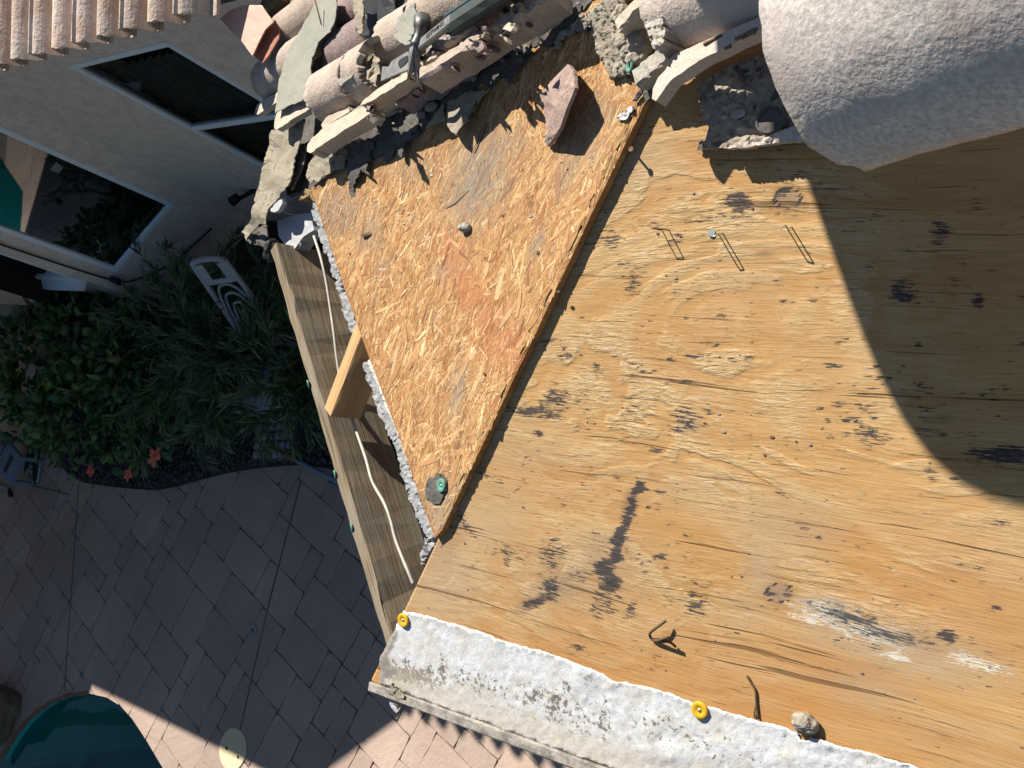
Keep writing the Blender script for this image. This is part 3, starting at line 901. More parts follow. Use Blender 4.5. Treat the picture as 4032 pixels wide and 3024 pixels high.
tag(dl, 'pale dry oval leaf lying on the shrub near the left edge', 'leaf')

# pole on the ground
pa, pb_ = onz(1104, 1780, .05), onz(1648, 2059, .05)
d = nrm(pb_ - pa)
po = empty('broom_pole', pa, 'long blue white pole with a wooden end lying across bed and patio', 'pole')
tube('handle_end', [pa, pa + d * .19], .017, M['old_wood'], po, 10)
tube('shaft', [pa + d * .19, pb_ + d * .25], .0145, M['pole_blue'], po, 10)

# step stool and shoes at the left edge
st0 = onz(30, 1822, .22)
st = empty('step_stool', (st0[0], st0[1], 0), 'grey blue plastic step stool with a dark pad at the left edge', 'stool')
ex = nrm(np.array([.28, -.10, 0])); ey = np.array([-ex[1], ex[0], 0])
beam('top', st0 - ex * .30, st0 + ex * .16, .27, .035, (0, 0, 1), M['stool'], st, .008)
beam('pad', st0 + ex * .02 - ey * .075 + np.array([0, 0, .004]), st0 + ex * .02 + ey * .075 + np.array([0, 0, .004]), .06, .004, (0, 0, 1), M['stool_pad'], st, .001)
beam('pad', st0 - ex * .16 - ey * .1 + np.array([0, 0, .004]), st0 - ex * .16 + ey * .1 + np.array([0, 0, .004]), .012, .004, (0, 0, 1), M['stool_pad'], st, .001)
for sx, sy in ((.13, .11), (.13, -.11), (-.27, .11), (-.27, -.11)):
    b = st0 + ex * sx + ey * sy
    beam('leg', b + ex * .0 - np.array([0, 0, .036]), b * np.array([1, 1, 0]) + np.array([0, 0, .002]), .035, .03, ex, M['stool'], st, .003)
def shoe(px, yaw, label):
    c = onz(*px, .03); root = empty('shoe', (c[0], c[1], 0), label, 'shoe', 'shoes beside the stool')
    f = np.array([math.cos(yaw), math.sin(yaw), 0]); s = np.array([-f[1], f[0], 0])
    V = []; F = []; n = 12
    for i in range(11):
        t = i / 10; w = .042 * (1 - .25 * math.sin(math.pi * 1.0 * t)) * (1 if t < .85 else 1 - (t - .85) * 3.2) * (1 if t > .08 else .8)
        hgt = .085 - .045 * min(1, max(0, (t - .2) / .5)) - (.02 * max(0, t - .8) / .2)
        for j in range(n):
            a = math.pi * j / (n - 1)
            V.append(c + f * (t - .5) * .28 + s * w * math.cos(a) + np.array([0, 0, -.028 + hgt * math.sin(a) ** .7]))
    for i in range(10):
        for j in range(n - 1): F.append([i * n + j, i * n + j + 1, (i + 1) * n + j + 1, (i + 1) * n + j])
    F.append(list(range(n))); F.append([10 * n + j for j in range(n)][::-1])
    mk('upper', V, F, M['shoe'], root, smooth=True)
    beam('sole', c - f * .135 - np.array([0, 0, .008]), c + f * .135 - np.array([0, 0, .008]), .088, .02, (0, 0, 1), M['shoe_trim'], root, .006)
    for k in (-.02, .03):
        beam('stripe', c + f * k - s * .034 + np.array([0, 0, .045]), c + f * (k + .03) + s * .034 + np.array([0, 0, .05]), .012, .006, (0, 0, 1), M['shoe_trim'], root, .001)
shoe((118, 1800), -1.9, 'black shoe with pale stripes on the patio, farther of the pair')
shoe((140, 1840), -1.3, 'black shoe with pale stripes on the patio, nearer of the pair')
tap0 = onz(35, 1925, .03)
tp = empty('hose_nozzle', tap0, 'small pale nozzle with a dark tip on the patio at the left edge', 'nozzle')
tube('barrel', [tap0 - np.array([.25, .0, 0]), tap0], .018, M['concrete'], tp, 10)
tube('tip', [tap0, tap0 + np.array([.06, -.05, 0])], [.012, .02], M['black'], tp, 10)

# garden chair
ch_TL, ch_TR, ch_BR, ch_BL = (np.array(v) for v in ((-5.19, 1.165, .95), (-4.87, 1.19, .95), (-4.81, .84, .42), (-5.13, .77, .42)))
chair = empty('garden_chair', ((ch_BL + ch_BR) / 2) * np.array([1, 1, 0]), 'white plastic garden chair with ornate pierced back against the house wall', 'chair')
cn = nrm(np.cross(ch_TR - ch_TL, ch_BL - ch_TL)); cn = cn if cn[2] > 0 else -cn
def cpt(u, v, h=0): return (ch_TL * (1 - u) + ch_TR * u) * (1 - v) + (ch_BL * (1 - u) + ch_BR * u) * v + cn * h
for u in (0, 1): tube('back_post', spline([cpt(u, -.02), cpt(u, .3), cpt(u, .7), cpt(u, 1.0)], 5), .017, M['plastic_white'], chair, 8)
tube('top_rail', spline([cpt(0, -.02), cpt(.3, -.05), cpt(.7, -.05), cpt(1, -.02)], 5), .019, M['plastic_white'], chair, 8)
def pan(u0, u1, v0, v1): beam('back_slat', cpt((u0 + u1) / 2, v0, .006), cpt((u0 + u1) / 2, v1, .006), (u1 - u0) * .32, .008, cn, M['plastic_white'], chair, .001)
pan(.02, .28, 0, .2); pan(.72, .98, 0, .2)
beam('cross_rail', cpt(.02, .2, .004), cpt(.98, .2, .004), .035, .012, cn, M['plastic_white'], chair, .003)
beam('cross_rail', cpt(.02, .97, .004), cpt(.98, .97, .004), .05, .012, cn, M['plastic_white'], chair, .003)
for r_ in (.16, .27, .38, .48):
    tube('back_arch', spline([cpt(.5 - r_, .97), cpt(.5 - r_, .75 - r_ * .2), cpt(.5 - r_ * .6, .72 - r_ * .85), cpt(.5, .72 - r_), cpt(.5 + r_ * .6, .72 - r_ * .85), cpt(.5 + r_, .75 - r_ * .2), cpt(.5 + r_, .97)], 4), .009, M['plastic_white'], chair, 6)
for (u, v) in ((.5, .62), (.42, .78), (.58, .78), (.5, .9), (.36, .9), (.64, .9)):
    rock('back_boss', cpt(u, v), (.03, .03, .02), M['plastic_white'], chair, 2, 1, .05)
fr = nrm(np.array([-.15, -1, 0])) * .42
beam('seat', (ch_BL + ch_BR) / 2 + np.array([0, 0, -.0]), (ch_BL + ch_BR) / 2 + fr, .36, .03, (0, 0, 1), M['plastic_white'], chair, .01)
for b, k in ((ch_BL, 0), (ch_BR, 0), (ch_BL, 1), (ch_BR, 1)):
    p = b + fr * (.95 * k); tube('leg', [p - np.array([0, 0, .01]), p * np.array([1.0, 1, 0]) + np.array([0, 0, .02])], [.02, .014], M['plastic_white'], chair, 8)
# ------------------------------------------------------------------ the house wing with the windows
house = empty('house', (-5.0, 1.9, 0), 'stucco house wing with white framed windows under a tiled roof', 'house')
def wall(name, a, d, L, z0, z1, holes, thick, inward, mat, parent):
    """upright wall; a = plan start, d = plan direction, inward = plan normal into the house"""
    a = np.array(a, float); d = nrm(d); inw = nrm(inward)
    outer = [(0, z0), (L, z0), (L, z1), (0, z1)]
    vs = [Vector(p) for p in outer]; faces = [[0, 1, 2, 3]]
    n = 4
    hp = []
    for (x0, x1, h0, h1) in holes:
        q = [(x0, h0), (x1, h0), (x1, h1), (x0, h1)]; hp.append(q)
        vs += [Vector(p) for p in q]; faces.append(list(range(n, n + 4))); n += 4
    r = delaunay_2d_cdt(vs, [], faces, 0, 1e-7)
    P = np.array([[v.x, v.y] for v in r[0]]); F = []
    for f in r[2]:
        c = P[list(f)].mean(0)[None]
        if not any(inside(c, q)[0] for q in hp): F.append(list(f))
    V = np.array([[a[0] + d[0] * p[0], a[1] + d[1] * p[0], p[1]] for p in P])
    f = F[0]; nn = np.cross(V[f[1]] - V[f[0]], V[f[2]] - V[f[0]])
    if np.dot(nn[:2], inw) > 0: F = [list(reversed(q)) for q in F]
    V, F = thicken(V, F, np.array([inw[0], inw[1], 0]) * thick)
    return mk(name, V, F, mat, parent)
def window(a, d, inward, x0, x1, z0, z1, bars=(), single=False, fw=.036):
    a = np.array(a, float); d = nrm(d); inw = np.array([*nrm(inward), 0])
    def P(x, z, s=0.0): return np.array([a[0] + d[0] * x, a[1] + d[1] * x, z]) + inw * s
    w = empty('window', P((x0 + x1) / 2, z0)); w.parent = house; w.location = Vector(P((x0 + x1) / 2, z0)) - house.location
    s = -.006
    beam('frame', P(x0, z1 - fw / 2, s), P(x1, z1 - fw / 2, s), fw, .03, -inw, M['white_frame'], w, .003)
    beam('frame', P(x0, z0 + fw / 2, s), P(x1, z0 + fw / 2, s), fw, .03, -inw, M['white_frame'], w, .003)
    beam('frame', P(x0 + fw / 2, z0 + fw, s + .002), P(x0 + fw / 2, z1 - fw, s + .002), fw, .027, -inw, M['white_frame'], w, .003)
    beam('frame', P(x1 - fw / 2, z0 + fw, s + .002), P(x1 - fw / 2, z1 - fw, s + .002), fw, .027, -inw, M['white_frame'], w, .003)
    zs = [z0 + fw] + list(bars) + [z1 - fw]
    for b in bars: beam('mullion', P(x0 + fw, b, s + .004), P(x1 - fw, b, s + .004), .045, .027, -inw, M['white_frame'], w, .003)
    for q in range(len(zs) - 1):
        lo = zs[q] + (.0225 if q else 0); hi = zs[q + 1] - (.0225 if q < len(zs) - 2 else 0)
        V = [P(x0 + fw - .005, lo, .012), P(x1 - fw + .005, lo, .012), P(x1 - fw + .005, hi, .012), P(x0 + fw - .005, hi, .012)]
        if single:
            mk('pane', V, [[0, 1, 2, 3]], M['glass'], w); continue
        V += [v + inw * .006 for v in V]
        mk('pane', V, [[0, 1, 2, 3], [7, 6, 5, 4], [0, 4, 5, 1], [1, 5, 6, 2], [2, 6, 7, 3], [3, 7, 4, 0]], M['glass'], w)
    return P
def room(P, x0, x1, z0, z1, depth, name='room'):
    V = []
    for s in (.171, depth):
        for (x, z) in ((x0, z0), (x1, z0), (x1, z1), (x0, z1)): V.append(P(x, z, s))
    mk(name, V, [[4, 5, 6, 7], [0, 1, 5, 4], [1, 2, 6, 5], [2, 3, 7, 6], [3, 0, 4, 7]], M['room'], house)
c12 = np.array([-5.97, 1.84]); c23 = np.array([-6.70, 1.112])
Lw1 = 4.3
# wall 1: x from corner eastwards
w1x0, w1x1 = 1.06, 1.93
wall('wall', c12, (1, 0), Lw1, 0, 3.05, [(w1x0, w1x1, .62, 2.115)], .17, (0, 1), M['stucco'], house)
P1 = window(c12, (1, 0), (0, 1), w1x0, w1x1, .62, 2.115, bars=(1.367,), single=True)
room(P1, w1x0 - .4, w1x1 + .4, .3, 2.3, 1.6)
V = []; F = []
for i in range(29):                                   # folds of a curtain behind the pane
    x = w1x0 + .16 + i * .019; V += [P1(x, .7, .07 + .022 * (i % 4 in (1, 2))), P1(x, 1.93, .07 + .022 * (i % 4 in (1, 2)))]
    if i: F.append([2 * i - 2, 2 * i, 2 * i + 1, 2 * i - 1])
mk('curtain', V, F, M['blind'], house)
beam('pelmet', P1(w1x0 + .02, 2.02, .27), P1(w1x1 - .02, 2.02, .27), .16, .05, np.array([0, 1.0, 0]), M['blind'], house)
# wall 2: from the corner south-westwards, window 2
d2 = nrm(c23 - c12); L2 = np.linalg.norm(c23 - c12); n2 = np.array([d2[1], -d2[0]]); n2 = n2 if n2[1] > 0 else -n2
w2a, w2b = .155, .875
wall('wall', c12, d2, L2, 0, 3.05, [(w2a, w2b, .64, 2.3)], .17, n2, M['stucco'], house)
P2 = window(c12, d2, n2, w2a, w2b, .64, 2.3)
room(P2, w2a - .6, w2b + .6, .2, 2.4, 2.0)
def inroom(px, depth):
    P0 = P2(0, 0, depth); return Pl(P0, np.array([n2[0], n2[1], 0.0])).at(*px)
def quad_px(name, pts, depth, mat, thick=.02):
    V = [inroom(p, depth) for p in pts]; n3 = np.array([n2[0], n2[1], 0]) * thick
    V = V + [v + n3 for v in V]; n = len(pts)
    F = [list(range(n)), [n + i for i in reversed(range(n))]] + [[i, i + n, (i + 1) % n + n, (i + 1) % n] for i in range(n)]
    return mk(name, V, F, mat, house)
quad_px('card', [(196, 668), (222, 638), (248, 660), (230, 684)], .03, M['card'], .002)
# wall 3: facing south again, with a low sill
wall('wall', c23 + np.array([-.004, 0]), (-1, 0), 3.2, 0, 3.05, [(.06, 2.6, .80, 2.3)], .17, (0, 1), M['stucco'], house)
P3 = window(c23, (-1, 0), (0, 1), .06, 2.6, .80, 2.3, fw=.045)
room(P3, .03, 2.6, .5, 2.4, 1.2)
beam('sill', P3(.02, .80, -.03), P3(2.7, .80, -.03), .09, .035, (0, 0, 1), M['white_frame'], house, .004)
# hose up the wall and wall lamp
hz = [P2(.98, 2.4, -.02), P2(.965, 1.6, -.02), P2(.955, 1.0, -.02), P2(.93, .62, -.022), P2(.86, .50, -.025), P2(.6, .36, -.03), P2(.2, .30, -.03)]
hs = empty('wall_cable', P2(.9, .1, -.03), 'dark cable clipped down the stucco wall below the left window', 'cable')
tube('cable', spline(hz, 6), .007, M['dark_pipe'], hs, 8)
tube('joint_box', [P2(.925, .66, -.025), P2(.93, .58, -.025)], .024, M['dark_pipe'], hs, 10)
sp = Pl((0, 1.80, 0), (0, 1, 0)).at(932, 760)
lampo = empty('wall_lamp', (sp[0], 1.84, sp[2]), 'small black wall lamp on the shaded stucco beside the torn eave', 'lamp')
tube('head', [sp + np.array([-.03, -.06, .0]), sp + np.array([.02, -.03, -.0])], [.035, .03], M['black'], lampo, 12)
tube('arm', [sp + np.array([.02, -.03, -.02]), sp + np.array([.10, .03, -.05]), sp + np.array([.16, .04, -.06])], [.014, .016, .02], M['black'], lampo, 8)

# tiled roof of the wing
EZ = 2.98; EY = onz(0, 290, EZ)[1]
E0, E1_, E2_, E3 = np.array([-2.21, EY]), np.array([-5.51, EY]), np.array([-6.25, .455]), np.array([-13.5, .455])
def roof_slab():
    lo = [(E0[0], EY + .10), (E1_[0] - .05, EY + .10), (E2_[0] - .05, E2_[1] + .10), (E3[0], E3[1] + .10), (E3[0], 4.6), (E0[0], 4.6)]
    V = [(x, y, EZ + .3 * max(0, (y - (EY if x > -5.6 else .455))) - (.02 if y < 4 else .0)) for x, y in lo]
    n = len(V)
    V += [(x, y, z - .08) for x, y, z in V]
    F = [[0, 5, 4, 1], [1, 4, 3, 2], [n, n + 1, n + 4, n + 5], [n + 1, n + 2, n + 3, n + 4]] + [[i, (i + 1) % n, (i + 1) % n + n, i + n] for i in range(n)]
    return mk('roof', V, F, M['felt_dark'], house)
roof = roof_slab()
def tile_mesh(name, seed, W=.262, L=.43, th=.012):
    rg = np.random.default_rng(seed)
    us = np.linspace(0, W, 41); vs_ = np.linspace(0, L, 7)
    V = []
    def prof(u):
        k = (u % (W / 2)) / (W / 2)
        z = .062 * max(0, math.sin(math.pi * min(1, k / .78))) ** .6 if k < .78 else 0
        if W * .60 < u < W * .68: z += .009
        return z
    for v in vs_:
        for u in us: V.append((u, v, prof(u) + .02 * (1 - v / L) + rg.normal(0, .0003)))
    top = np.array(V); top[:41, 1] += rg.normal(0, .0022, 41)
    n = 41; F = [[r * n + c, r * n + c + 1, (r + 1) * n + c + 1, (r + 1) * n + c] for r in range(6) for c in range(n - 1)]
    VV, FF = thicken(top, F, np.array([0, 0, -th]))
    me = bpy.data.meshes.new(name); me.from_pydata(VV.tolist(), [], FF); me.materials.append(M['tile_far'])
    return me
tms = [tile_mesh('tile', s) for s in (1, 2, 3)]
def lay(a, b, courses, slope=.3):
    a3 = np.array([a[0], a[1], EZ]); b3 = np.array([b[0], b[1], EZ]); x = nrm(b3 - a3); L = np.linalg.norm(b3 - a3)
    y = np.array([-x[1], x[0], 0]);  y = y if y[1] > 0 else -y
    if np.dot(np.cross(x, y), [0, 0, 1]) < 0: x = -x; a3 = b3
    yy = nrm(np.array([y[0], y[1], slope])); z = np.cross(x, yy)
    k = int(round(L / .262)); pw = L / k
    for c in range(courses):
        for i in range(k):
            if c and i * pw > L - .3 * c - .05 and a[1] == b[1]: continue
            p = a3 + x * i * pw + yy * (c * .36) + z * (.0 + .0)
            o = bpy.data.objects.new('tile', tms[(i * 7 + c * 3) % 3]); link(o); o.parent = roof
            mt = Matrix(((x[0], yy[0], z[0], 0), (x[1], yy[1], z[1], 0), (x[2], yy[2], z[2], 0), (0, 0, 0, 1)))
            o.matrix_local = Matrix.Translation(Vector(p + z * rs.gauss(0, .002)) - wloc(roof)) @ mt @ Matrix.Rotation(rs.gauss(0, .006), 4, 'Z')
lay(E1_, E0, 3)
lay(E2_, E1_, 1)
beam('shadow_edge_beam', np.array([E2_[0], E2_[1] + .075, EZ + .05]), np.array([E3[0], E3[1] + .075, EZ + .05]), .08, .12, (0, 0, 1), M['trim_wood'], house)  # unseen beam added so the eave shadow falls with a smooth edge
jd = nrm(np.array([*(E1_ - E2_), 0])); jo = np.array([.02, -.02, 0])
beam('shadow_edge_beam', np.array([*E2_, EZ + .05]) + jo, np.array([*E1_, EZ + .05]) + jo, .06, .09, (0, 0, 1), M['trim_wood'], house)  # second added beam, flattens the tile waves in the angled eave's shadow
# roof added out of view further west to shade the pool's far side
pr = empty('added_shade_roof', (-11.0, -1.6, 0), 'flat roof added unseen beside the house to shade the pool side', 'added shade roof')
beam('roof_panel', np.array([-13.5, -.75, 2.9]), np.array([-8.38, -.75, 2.9]), 3.8, .12, (0, 0, 1), M['trim_wood'], pr, .01)
for px_, py_ in ((-8.5, -2.5), (-13.3, -2.5)):
    beam('post', np.array([px_, py_, 2.78]), np.array([px_, py_, .0]), .12, .12, (0, 1, 0), M['trim_wood'], pr, .01)
#--PART3--
# ------------------------------------------------------------------ the stripped roof corner
bay = empty('stripped_roof_corner', (-1.0, .2, 0), 'stripped hip roof corner with bare strand board and plywood decking', 'roof')
hipA, hipB = PW.at(1500, 2600), PW.at(2535, 410)
APEX = hipA + (hipB - hipA) * 1.42
# --- plywood with a fine grid that carries the wear
def blobs(px, items):
    """soft spots: (x, y, rx, ry, angle, weight)"""
    r = np.zeros(len(px))
    for it in items:
        x, y, rx, ry = it[:4]; a = math.radians(it[4]) if len(it) > 4 else 0; w = it[5] if len(it) > 5 else 1
        dx, dy = px[:, 0] - x, px[:, 1] - y
        u = (dx * math.cos(a) + dy * math.sin(a)) / rx; v = (-dx * math.sin(a) + dy * math.cos(a)) / ry
        r = np.maximum(r, w * np.exp(-(u * u + v * v) ** 1.3))
    return r
def plywood():
    y0, y1 = -.349, .98
    ny = 300; nx = 340
    ys = np.linspace(y0, y1, ny)
    t = (ys - hipA[1]) / (hipB[1] - hipA[1]); xl = hipA[0] + (hipB[0] - hipA[0]) * t
    xl[0] = max(xl[0], K[0])
    X = xl[:, None] + (np.full(ny, .34) - xl)[:, None] * (np.linspace(0, 1, nx) ** 1.0)[None]
    Y = np.repeat(ys[:, None], nx, 1)
    Z = K[2] + T * (Y - K[1])
    V = np.column_stack([X.ravel(), Y.ravel(), Z.ravel()])
    V += PW.n * (.0012 * (vnoise(V, 7, 3) - .5) + .0005 * (vnoise(V * np.array([1, 4, 1]), 30, 4) - .5))[:, None]
    px = to_px(V)
    W1 = V * np.array([14, 60, 0]); W2 = V * np.array([40, 130, 0])
    px0 = px
    px = px + np.column_stack([34 * (vnoise(W1, 1, 21) - .5) + 30 * (vnoise(W2, 1, 22) - .5), 16 * (vnoise(W1, 1, 23) - .5) + 12 * (vnoise(W2, 1, 24) - .5)])
    idx = np.arange(ny * nx).reshape(ny, nx)
    F = np.stack([idx[:-1, :-1], idx[:-1, 1:], idx[1:, 1:], idx[1:, :-1]], -1).reshape(-1, 4)
    stain = blobs(px, [
        (2910, 800, 70, 55, 10), (2880, 850, 260, 22, -4, .62), (2550, 880, 150, 30, -6, .55), (2410, 945, 55, 55, 0, .75), (2650, 950, 60, 60, 0, .6),
        (2500, 1110, 55, 90, 10, .66), (2110, 1625, 130, 34, 5, .95), (2180, 1570, 60, 70, 20, .8), (2310, 1665, 60, 40, 0, .5), (2480, 1600, 60, 60, 0, .55),
        (2700, 1660, 80, 90, 0, .72), (2300, 1550, 40, 20, 0, .5), (2362, 1462, 45, 40, 0, .55),
        (2515, 1920, 28, 44, 12, 1.35), (2440, 2120, 30, 95, 22, 1.3), (2388, 2265, 52, 90, -6, 1.35), (2400, 2380, 60, 60, 0, .7), (2500, 1990, 26, 46, 14, 1.15), (2465, 2060, 24, 55, 18, 1.2), (2415, 2190, 30, 60, 20, 1.3),
        (2170, 2190, 60, 100, 0, .75), (2180, 2320, 44, 60, 0, 1.0), (2110, 2370, 90, 22, -18, .95), (2010, 2180, 110, 50, 8, .62), (2280, 2270, 60, 40, 0, .6),
        (2360, 2400, 30, 60, 10, .8), (2490, 2395, 26, 50, 10, .85), (2640, 2350, 60, 40, 0, .5), (2740, 2370, 90, 70, 0, .72), (2800, 2320, 40, 60, 0, .5),
        (1830, 2060, 40, 60, -18, .75), (1900, 1850, 26, 50, -15, .6), (1920, 1870, 60, 12, 0, .6), (2040, 1920, 110, 10, -48, .6), (2090, 1790, 80, 9, -50, .62),
        (3700, 912, 66, 56, 0, .85), (3830, 815, 55, 34, -10, .55), (3560, 1150, 75, 60, 0, .82), (3855, 1190, 30, 34, 0, .95), (3960, 1790, 180, 58, 6, .98), (3700, 1700, 170, 22, 6, .62), (3420, 1720, 90, 50, 6, .74), (3670, 1860, 26, 50, 10, .75), (3900, 1560, 60, 40, 0, .5),
        (3350, 2430, 200, 52, 17, .85), (3200, 2385, 110, 36, 15, .6), (3480, 2500, 190, 44, 16, .8), (3730, 2500, 60, 34, 10, .95), (3640, 2525, 150, 40, 12, .55), (3900, 2600, 200, 34, 15, .45), (3480, 2560, 120, 24, 15, .5),
        (3100, 780, 40, 30, 0, .35), (3350, 905, 120, 16, 0, .5), (3450, 860, 160, 40, 0, .42), (3640, 1000, 200, 40, 0, .42), (2570, 700, 20, 20, 0, .4)])
    sr = np.random.default_rng(8); spots = []
    for k in range(230):
        q = sr.uniform(size=2); cx_ = 1650 + q[0] * 2400; cy_ = 650 + q[1] * 1950
        f_ = sr.uniform() ** 2.2
        spots.append((cx_, cy_, 7 + 46 * f_, 4 + 13 * f_, sr.normal(4, 8), sr.uniform(.42, .95)))
    for k in range(14):
        cx_, cy_ = sr.uniform(1900, 3900), sr.uniform(800, 2500)
        for j in range(10): spots.append((cx_ + sr.normal(0, 70), cy_ + sr.normal(0, 34), sr.uniform(6, 34), sr.uniform(4, 12), sr.normal(4, 10), sr.uniform(.5, 1)))
    stain = np.maximum(stain, blobs(px, spots))
    px = px0
    stain = np.maximum(stain, .05 + .27 * (vnoise(V * np.array([1, 2.5, 1]), 9, 8) * (.4 + .9 * vnoise(V, 3.5, 18))) * (px[:, 1] < 2650))
    grey = np.maximum(blobs(px, [(2480, 620, 260, 160, 0, .55), (1900, 2050, 260, 170, 10, .6), (2250, 2250, 420, 240, 5, .45), (2750, 1950, 250, 120, 10, .35), (3100, 2080, 260, 160, 0, .6), (3000, 2230, 80, 150, 0, .7), (3550, 2560, 480, 110, 14, .85), (3250, 2400, 120, 70, 12, .9), (3420, 2700, 200, 110, 5, .55), (2950, 1050, 240, 200, 0, .3), (2050, 1760, 300, 160, 0, .4), (1750, 2280, 200, 200, 0, .75), (3700, 2850, 400, 60, 10, .3), (2950, 2420, 160, 90, 10, .5)]),
                      .28 * vnoise(V * np.array([1, 2, 1]), 5, 12))
    rgh = np.clip(blobs(px, [(2600, 900, 420, 330, 0, .9), (2560, 1500, 500, 360, 0, 1), (2200, 1550, 300, 260, 0, .6), (3250, 1150, 260, 350, 0, .75), (3000, 760, 420, 150, 0, .8), (2950, 1650, 480, 330, 0, 1), (3350, 1750, 380, 240, 0, .75), (3850, 2050, 300, 260, 0, .45), (2250, 2300, 460, 220, 0, .7), (2800, 2260, 260, 140, 0, .9), (3400, 2250, 400, 120, 0, .6), (3450, 2420, 300, 90, 12, .9)]) * (.55 + .9 * (vnoise(V * np.array([1, 1.6, 1]), 8, 31))) , 0, 1)
    white = blobs(px, [(3290, 2415, 220, 58, 14, .82), (3430, 2485, 240, 62, 16, .86), (3190, 2435, 100, 34, 14, .8), (3850, 2610, 190, 48, 15, .72), (3520, 2580, 90, 30, 10, .8)])
    orange = np.clip(blobs(px, [(2900, 2760, 900, 190, 17, 1), (3700, 2350, 520, 260, 8, .8), (2100, 1890, 500, 60, 8, .45), (3300, 2150, 500, 120, 8, .5), (3050, 600, 500, 120, 0, .25), (2800, 1300, 300, 90, 0, .35), (3700, 900, 420, 500, 0, .35), (3300, 2650, 300, 120, 15, .9)]) * (.5 + .8 * vnoise(V * np.array([1, 2, 1]), 6, 44)), 0, 1)
    brown = blobs(px, [(3010, 1000, 40, 14, 0, .9), (2200, 2300, 110, 60, 0, .6), (2100, 2370, 90, 24, -20, .9), (2480, 1980, 30, 60, 14, .8), (2390, 2170, 120, 70, 20, .35), (3700, 1650, 60, 20, 0, .5), (3100, 790, 62, 52, 0, .8), (3065, 2335, 62, 44, 12, .75), (1760, 2150, 70, 40, 0, .4)])
    # knots: a dark ring
    for (kx, ky, rx, ry) in ((3102, 780, 54, 40), (3068, 2335, 54, 36)):
        q = np.sqrt(((px[:, 0] - kx) / rx) ** 2 + ((px[:, 1] - ky) / ry) ** 2)
        stain = np.maximum(stain, 1.25 * np.exp(-((q - .98) / .10) ** 2)); stain = np.maximum(stain, .62 * (q < .9) * (vnoise(V, 90, 6) > .55))
        rgh = rgh * (q > 1); grey = np.maximum(grey, .6 * (q < .95))
    # faint chalk lines down the slope
    for lx in (2672, 2968):
        off = px[:, 0] - (lx - 12 * (px[:, 1] - 600) / 2000 * (1 if lx < 2800 else 1.5))
        stain = np.maximum(stain, (.42 + .16 * vnoise(V * np.array([.2, 1, 1]), 14, 9)) * np.exp(-(off / 5.0) ** 2) * (px[:, 1] > 650) * (px[:, 1] < 2600))
    for (ax_, ay_, bx_, by_) in ((2820, 580, 2842, 800), (2865, 590, 2886, 700)):
        dd = seg_dist(px, [(ax_, ay_), (bx_, by_)], False); stain = np.maximum(stain, .6 * np.exp(-(dd / 5) ** 2))
    mask = np.column_stack([stain, grey, rgh, white]); tone = np.column_stack([orange, brown, orange * 0, orange * 0 + 1])
    guv = np.column_stack([V[:, 0], V @ PW.v, V[:, 2] * 0])
    VV = np.vstack([V, V - PW.n * .012])
    n = len(V)
    side = []
    for e in (idx[0, :], idx[:, -1], idx[-1, ::-1], idx[::-1, 0]):
        for a, b in zip(e[:-1], e[1:]): side.append([b, a, a + n, b + n])
    FF = np.vstack([F, np.array(side)])
    return mk('plywood_panel', VV, FF, M['plywood'], bay, np.vstack([guv, guv]), True, {'mask': np.vstack([mask, mask]), 'tone': np.vstack([tone, tone])})
ply = plywood()
# the next sheets, under and behind the photographer
def deck(name, pts, parent, mat):
    V = np.array([[x, y, K[2] + T * (y - K[1]) - .001] for x, y in pts])
    V2, F2 = thicken(V, [list(range(len(pts)))], -PW.n * .012)
    g = np.column_stack([V2[:, 0], V2 @ PW.v, V2[:, 2] * 0])
    return mk(name, V2, F2, mat, parent, g, attrs={'mask': np.tile([.2, .3, .4, 0.0], (len(V2), 1)), 'tone': np.tile([.3, 0, 0, 1.0], (len(V2), 1))})
deck('plywood_panel', [(.343, -.349), (2.6, -.349), (2.6, .98), (.343, .98)], bay, M['plywood'])
deck('plywood_panel', [(APEX[0] - .02, .983), (2.6, .983), (2.6, 2.2), (APEX[0] + .6, 2.2)], bay, M['plywood'])
